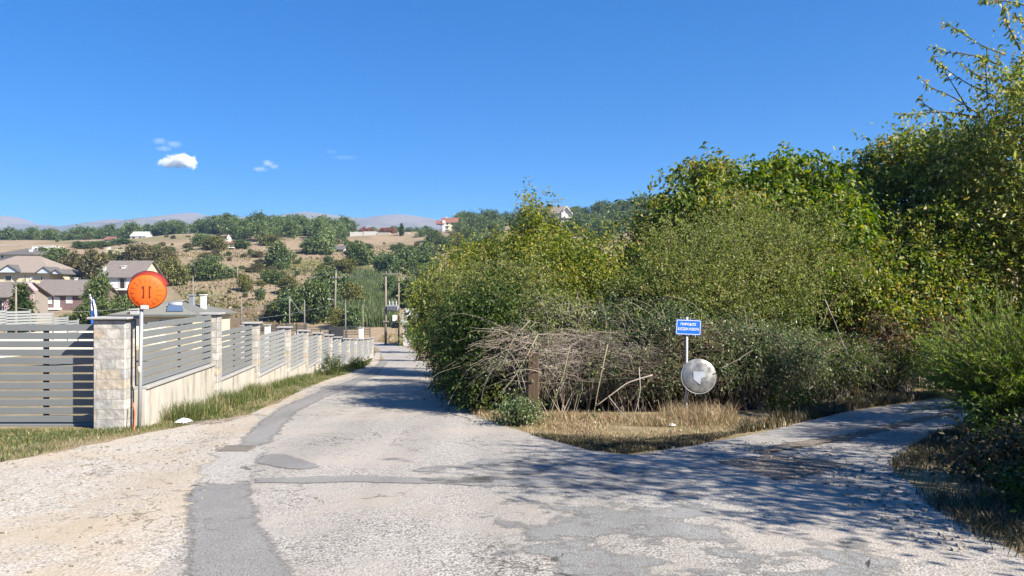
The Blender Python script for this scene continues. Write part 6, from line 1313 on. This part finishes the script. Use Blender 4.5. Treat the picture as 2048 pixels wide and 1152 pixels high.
row_wood(700, 880, 450, 480, 16, 7, 9.5, "low dark pine on the brow between the ruins and the tall house", "pines on the brow")
row_wood(918, 1060, 420, 470, 36, 13, 18, "dark pine on the rising ridge right of the brow house", "pines on the rising ridge")
row_wood(1060, 1340, 428, 470, 48, 14, 19, "pine high on the right ridge behind the villa", "pines on the right ridge")
row_wood(1340, 1800, 430, 470, 12, 8, 12, "pine on the ridge seen between the walnut crowns", "pines behind the walnuts")
for i in range(16):
    hill_bush(925 + 26 * i + rngH.normal() * 6, 470 - i * 2.2 + rngH.normal() * 4, 26 + 10 * rngH.random(), 20 + 8 * rngH.random(), ("pale", "bush", "dark")[i % 3], "rounded broadleaf tree at the lower edge of the right ridge wood", i, "ridge_tree", "tree", "trees below the right ridge wood", parts=False)
# scrubby bushes dotted over the dry field
def dot_bushes(n, x0, x1, y0, y1, smin, smax, label, group, kinds):
    for i in range(n):
        x = x0 + (x1 - x0) * rngH.random(); y = y0 + (y1 - y0) * rngH.random(); g = G(x, y)
        if g[1] > 430: continue
        s = smin + (smax - smin) * rngH.random() ** 1.5
        plant_copy(BUSH[kinds[rngH.integers(len(kinds))]][rngH.integers(3)], "scrub_bush", label, "bush", g - [0, 0, .1], s, s * .75, group, False)
dot_bushes(90, 390, 880, 485, 548, .5, 1.7, "small scrubby bush dotted over the upper dry slope", "scrub on the upper slope", ("bush", "brown", "yellow", "bush"))
dot_bushes(26, 380, 600, 545, 632, .35, 1.0, "small low bush on the tilled brown slope", "bushes on the lower slope", ("brown", "bush", "yellow"))
dot_bushes(50, 830, 1020, 468, 520, .7, 1.8, "scrubby bush on the slope below the brow house", "scrub below the brow house", ("bush", "brown", "pale"))
dot_bushes(44, 100, 440, 470, 505, .5, 1.4, "small bush along the far left field edge", "bushes of the far left field", ("bush", "brown"))
# reed bed
rp = np.vstack([scatter(gp([(640, 600), (700, 560), (780, 560), (800, 600), (790, 655), (730, 655), (690, 640), (650, 640)]), 26000, rngH), scatter(gp([(700, 545), (800, 560), (830, 600), (780, 600)]), 4000, rngH)])
V, T = blades(rp, rngH, 2.2, .13, .2); props(fast_mesh("reed_bed", V, T, LM['reed'], org=np.zeros(3)), kind='stuff')
# tufts of dry scrub over the slope
sp_ = np.vstack([scatter(gp([(330, 500), (880, 490), (880, 560), (600, 600), (400, 640), (330, 560)]), 9000, rngH, .11), scatter(gp([(380, 600), (560, 600), (600, 655), (440, 655)]), 500, rngH, .2), scatter(gp([(850, 470), (1020, 470), (1020, 520), (850, 530)]), 2500, rngH, .1)])
V, T = blades(sp_, rngH, .45, .4, .8); props(fast_mesh("dry_scrub", V, T, LM['scrub'], org=np.zeros(3)), kind='stuff')

# ------------------------------------------------------------------ far mountains
def mountain(name, YR, prof, depth, seed, Yfoot):
    rng = np.random.default_rng(seed); nxm, nym = 190, 36; px_ = np.linspace(prof[0][0], prof[-1][0], nxm)
    row = np.interp(px_, [p[0] for p in prof], [p[1] for p in prof])
    zr_ = CAMZ + (576 - row) / FPX * YR; X = (px_ - 1024) / FPX * YR
    sy = np.linspace(-1, .5, nym)
    ph = rng.random(8) * 6.28
    XX, SS = np.meshgrid(X, sy); Yy = YR + SS * depth
    shape = np.where(SS < 0, 1 - (-SS) ** 1.15, 1 - (SS / .5) ** 1.5 * .9)
    ridge = (np.sin(XX / 95 + SS * 5 + ph[0]) + .6 * np.sin(XX / 41 - SS * 9 + ph[1]) + .4 * np.sin(XX / 19 + SS * 15 + ph[2]) + .25 * rng.normal(size=XX.shape))
    Z = -6 + (zr_[None] + 6) * np.clip(shape, 0, 1) + ridge * 13 * np.clip(-SS, 0, .5) * 2 * np.clip(shape, 0, 1)
    i = np.arange(nxm * nym).reshape(nym, nxm); q = np.stack([i[:-1, :-1], i[:-1, 1:], i[1:, 1:], i[1:, :-1]], -1).reshape(-1, 4)
    V = np.stack([XX, Yy, Z], -1).reshape(-1, 3)
    return props(fast_mesh(name, V, np.vstack([q[:, [0, 1, 2]], q[:, [0, 2, 3]]]), MT, org=np.zeros(3), smooth=True), kind='structure')
MT = bpy.data.materials.new("bare_rock_and_forest"); MT.use_nodes = True; nt = MT.node_tree; b = nt.nodes["Principled BSDF"]; b.inputs['Roughness'].default_value = 1; b.inputs['Specular IOR Level'].default_value = 0
pos = nt.nodes.new("ShaderNodeNewGeometry").outputs['Position']; sx = nt.nodes.new("ShaderNodeSeparateXYZ"); nt.links.new(pos, sx.inputs[0])
n1 = nt.nodes.new("ShaderNodeTexNoise"); n1.inputs['Scale'].default_value = .006; n1.inputs['Detail'].default_value = 9; n1.inputs['Roughness'].default_value = .7; nt.links.new(pos, n1.inputs['Vector'])
mu = nt.nodes.new("ShaderNodeMath"); mu.operation = 'MULTIPLY_ADD'; mu.inputs[1].default_value = 420; nt.links.new(n1.outputs['Fac'], mu.inputs[0]); nt.links.new(sx.outputs['Z'], mu.inputs[2])
mr = nt.nodes.new("ShaderNodeMapRange"); mr.inputs[1].default_value = 330; mr.inputs[2].default_value = 470; nt.links.new(mu.outputs[0], mr.inputs[0])
mx = nt.nodes.new("ShaderNodeMixRGB"); nt.links.new(mr.outputs[0], mx.inputs[0]); mx.inputs[1].default_value = (.035, .05, .045, 1); mx.inputs[2].default_value = (.17, .15, .145, 1); nt.links.new(mx.outputs[0], b.inputs['Base Color'])
mountain("mountains", 3000, [(-500, 445), (-200, 436), (-60, 438), (0, 433), (28, 431), (48, 440), (75, 449), (110, 450), (150, 456), (185, 446), (235, 437), (275, 443), (310, 447), (340, 434), (385, 424), (420, 431), (470, 435), (520, 431), (560, 431), (612, 423), (650, 427), (690, 433), (725, 436), (760, 431), (795, 428), (830, 431), (870, 438), (930, 450), (1010, 462), (1300, 470), (1800, 475), (2300, 470)], 1500, 7, 1500)
mountain("foothills", 2100, [(-500, 470), (-100, 462), (0, 462), (60, 458), (120, 462), (180, 470), (300, 478), (700, 480), (900, 480), (1200, 485), (2200, 490)], 800, 9, 1300)

# ------------------------------------------------------------------ clouds, beyond and above the haze
def cloud(label, spec, Yc, dens, seed):
    """spec: puffs (x, y, half width px, half height px); a soft-edged volume inside one closed hull per cloud"""
    rng = np.random.default_rng(seed); xs = [s[0] for s in spec]; ys = [s[1] for s in spec]
    x0 = min(s[0] - s[2] for s in spec); x1 = max(s[0] + s[2] for s in spec); y0 = min(s[1] - s[3] for s in spec); y1 = max(s[1] + s[3] for s in spec)
    a, b_ = P(x0 - 12, y1 + 8, Yc), P(x1 + 12, y0 - 8, Yc); c = (a + b_) / 2; w, h_ = b_[0] - a[0], b_[2] - a[2]; d = max(h_ * 1.3, 60)
    m = bpy.data.materials.new("cloud_vapour"); m.use_nodes = True; nt = m.node_tree; N = nt.nodes; Lk = nt.links; N.clear()
    out = N.new("ShaderNodeOutputMaterial"); vol = N.new("ShaderNodeVolumePrincipled"); vol.inputs['Color'].default_value = (1, 1, 1, 1); vol.inputs['Anisotropy'].default_value = 0
    geo = N.new("ShaderNodeTexCoord").outputs['Object']
    nz = N.new("ShaderNodeTexNoise"); nz.inputs['Scale'].default_value = 5.5 / h_; nz.inputs['Detail'].default_value = 6; nz.inputs['Roughness'].default_value = .62; Lk.new(geo, nz.inputs['Vector'])
    acc = None
    for (x, y, hw, hh) in spec:
        p = P(x, y, Yc) - c; mp = N.new("ShaderNodeMapping"); mp.vector_type = 'POINT'; rx, rz = hw / FPX * Yc, hh / FPX * Yc; ry = (rx + rz) / 2
        mp.inputs['Location'].default_value = (-p[0] / rx, -p[1] / ry, -p[2] / rz); mp.inputs['Scale'].default_value = (1 / rx, 1 / ry, 1 / rz); Lk.new(geo, mp.inputs[0])
        ln = N.new("ShaderNodeVectorMath"); ln.operation = 'LENGTH'; Lk.new(mp.outputs[0], ln.inputs[0])
        s = N.new("ShaderNodeMath"); s.operation = 'SUBTRACT'; s.inputs[0].default_value = 1.0; Lk.new(ln.outputs['Value'], s.inputs[1])
        if acc is None: acc = s.outputs[0]
        else:
            mm = N.new("ShaderNodeMath"); mm.operation = 'SMOOTH_MAX'; mm.inputs[2].default_value = .2; Lk.new(acc, mm.inputs[0]); Lk.new(s.outputs[0], mm.inputs[1]); acc = mm.outputs[0]
    ma_ = N.new("ShaderNodeMath"); ma_.operation = 'MULTIPLY_ADD'; ma_.inputs[1].default_value = 2.0; ma_.inputs[2].default_value = -1.0; Lk.new(nz.outputs['Fac'], ma_.inputs[0])
    ad = N.new("ShaderNodeMath"); ad.operation = 'ADD'; Lk.new(acc, ad.inputs[0]); Lk.new(ma_.outputs[0], ad.inputs[1])
    mr = N.new("ShaderNodeMapRange"); mr.inputs[1].default_value = .12; mr.inputs[2].default_value = .6; mr.inputs[4].default_value = dens; Lk.new(ad.outputs[0], mr.inputs[0])
    Lk.new(mr.outputs[0], vol.inputs['Density']); Lk.new(vol.outputs[0], out.inputs['Volume'])
    try: m.cycles.volume_step_rate = .35
    except Exception: pass
    mb = MB().box(c, (w, d, h_)); o = mb.build("cloud", m, None)
    off = np.array(o.location) - c                                            # put the origin at the centre
    o.data.transform(__import__('mathutils').Matrix.Translation(Vector(off))); o.location = c
    return props(o, label, "cloud")
CY_ = 7000
cloud("bright white puffy cloud, the largest in the sky", [(362, 322, 32, 15), (380, 326, 16, 14), (338, 326, 24, 11), (366, 313, 14, 9)], CY_, .05, 1)
cloud("thin grey wisp of cloud floating just over the bright puffy cloud", [(320, 282, 18, 8), (348, 289, 18, 8), (328, 297, 20, 6)], CY_, .0035, 2)
cloud("small faint cloud right of the bright puffy cloud", [(535, 326, 14, 9), (520, 338, 18, 6), (548, 333, 12, 6)], CY_, .006, 3)
cloud("barely visible pale cloud streak farther right over the hills", [(662, 303, 14, 6), (690, 315, 30, 5)], CY_, .0012, 4)
cloud("small white cloud peeping between the walnut leaves on the right", [(1800, 280, 22, 16), (1840, 285, 22, 12)], CY_, .012, 5)
cloud("tiny white cloud touching the roof of the brow house", [(909, 439, 9, 6)], CY_, .012, 6)

# ------------------------------------------------------------------ the air
hz = MB().box((0, 2030, 163.75), (8900, 4300, 342.5)); m = bpy.data.materials.new("thin_haze"); m.use_nodes = True; nt = m.node_tree; nt.nodes.clear()
o_ = nt.nodes.new("ShaderNodeOutputMaterial"); v_ = nt.nodes.new("ShaderNodeVolumePrincipled"); v_.inputs['Color'].default_value = (.40, .66, 1, 1); v_.inputs['Density'].default_value = .00014; v_.inputs['Anisotropy'].default_value = .1
nt.links.new(v_.outputs[0], o_.inputs['Volume'])
haze = hz.build("haze", m, None); props(haze, kind='stuff')
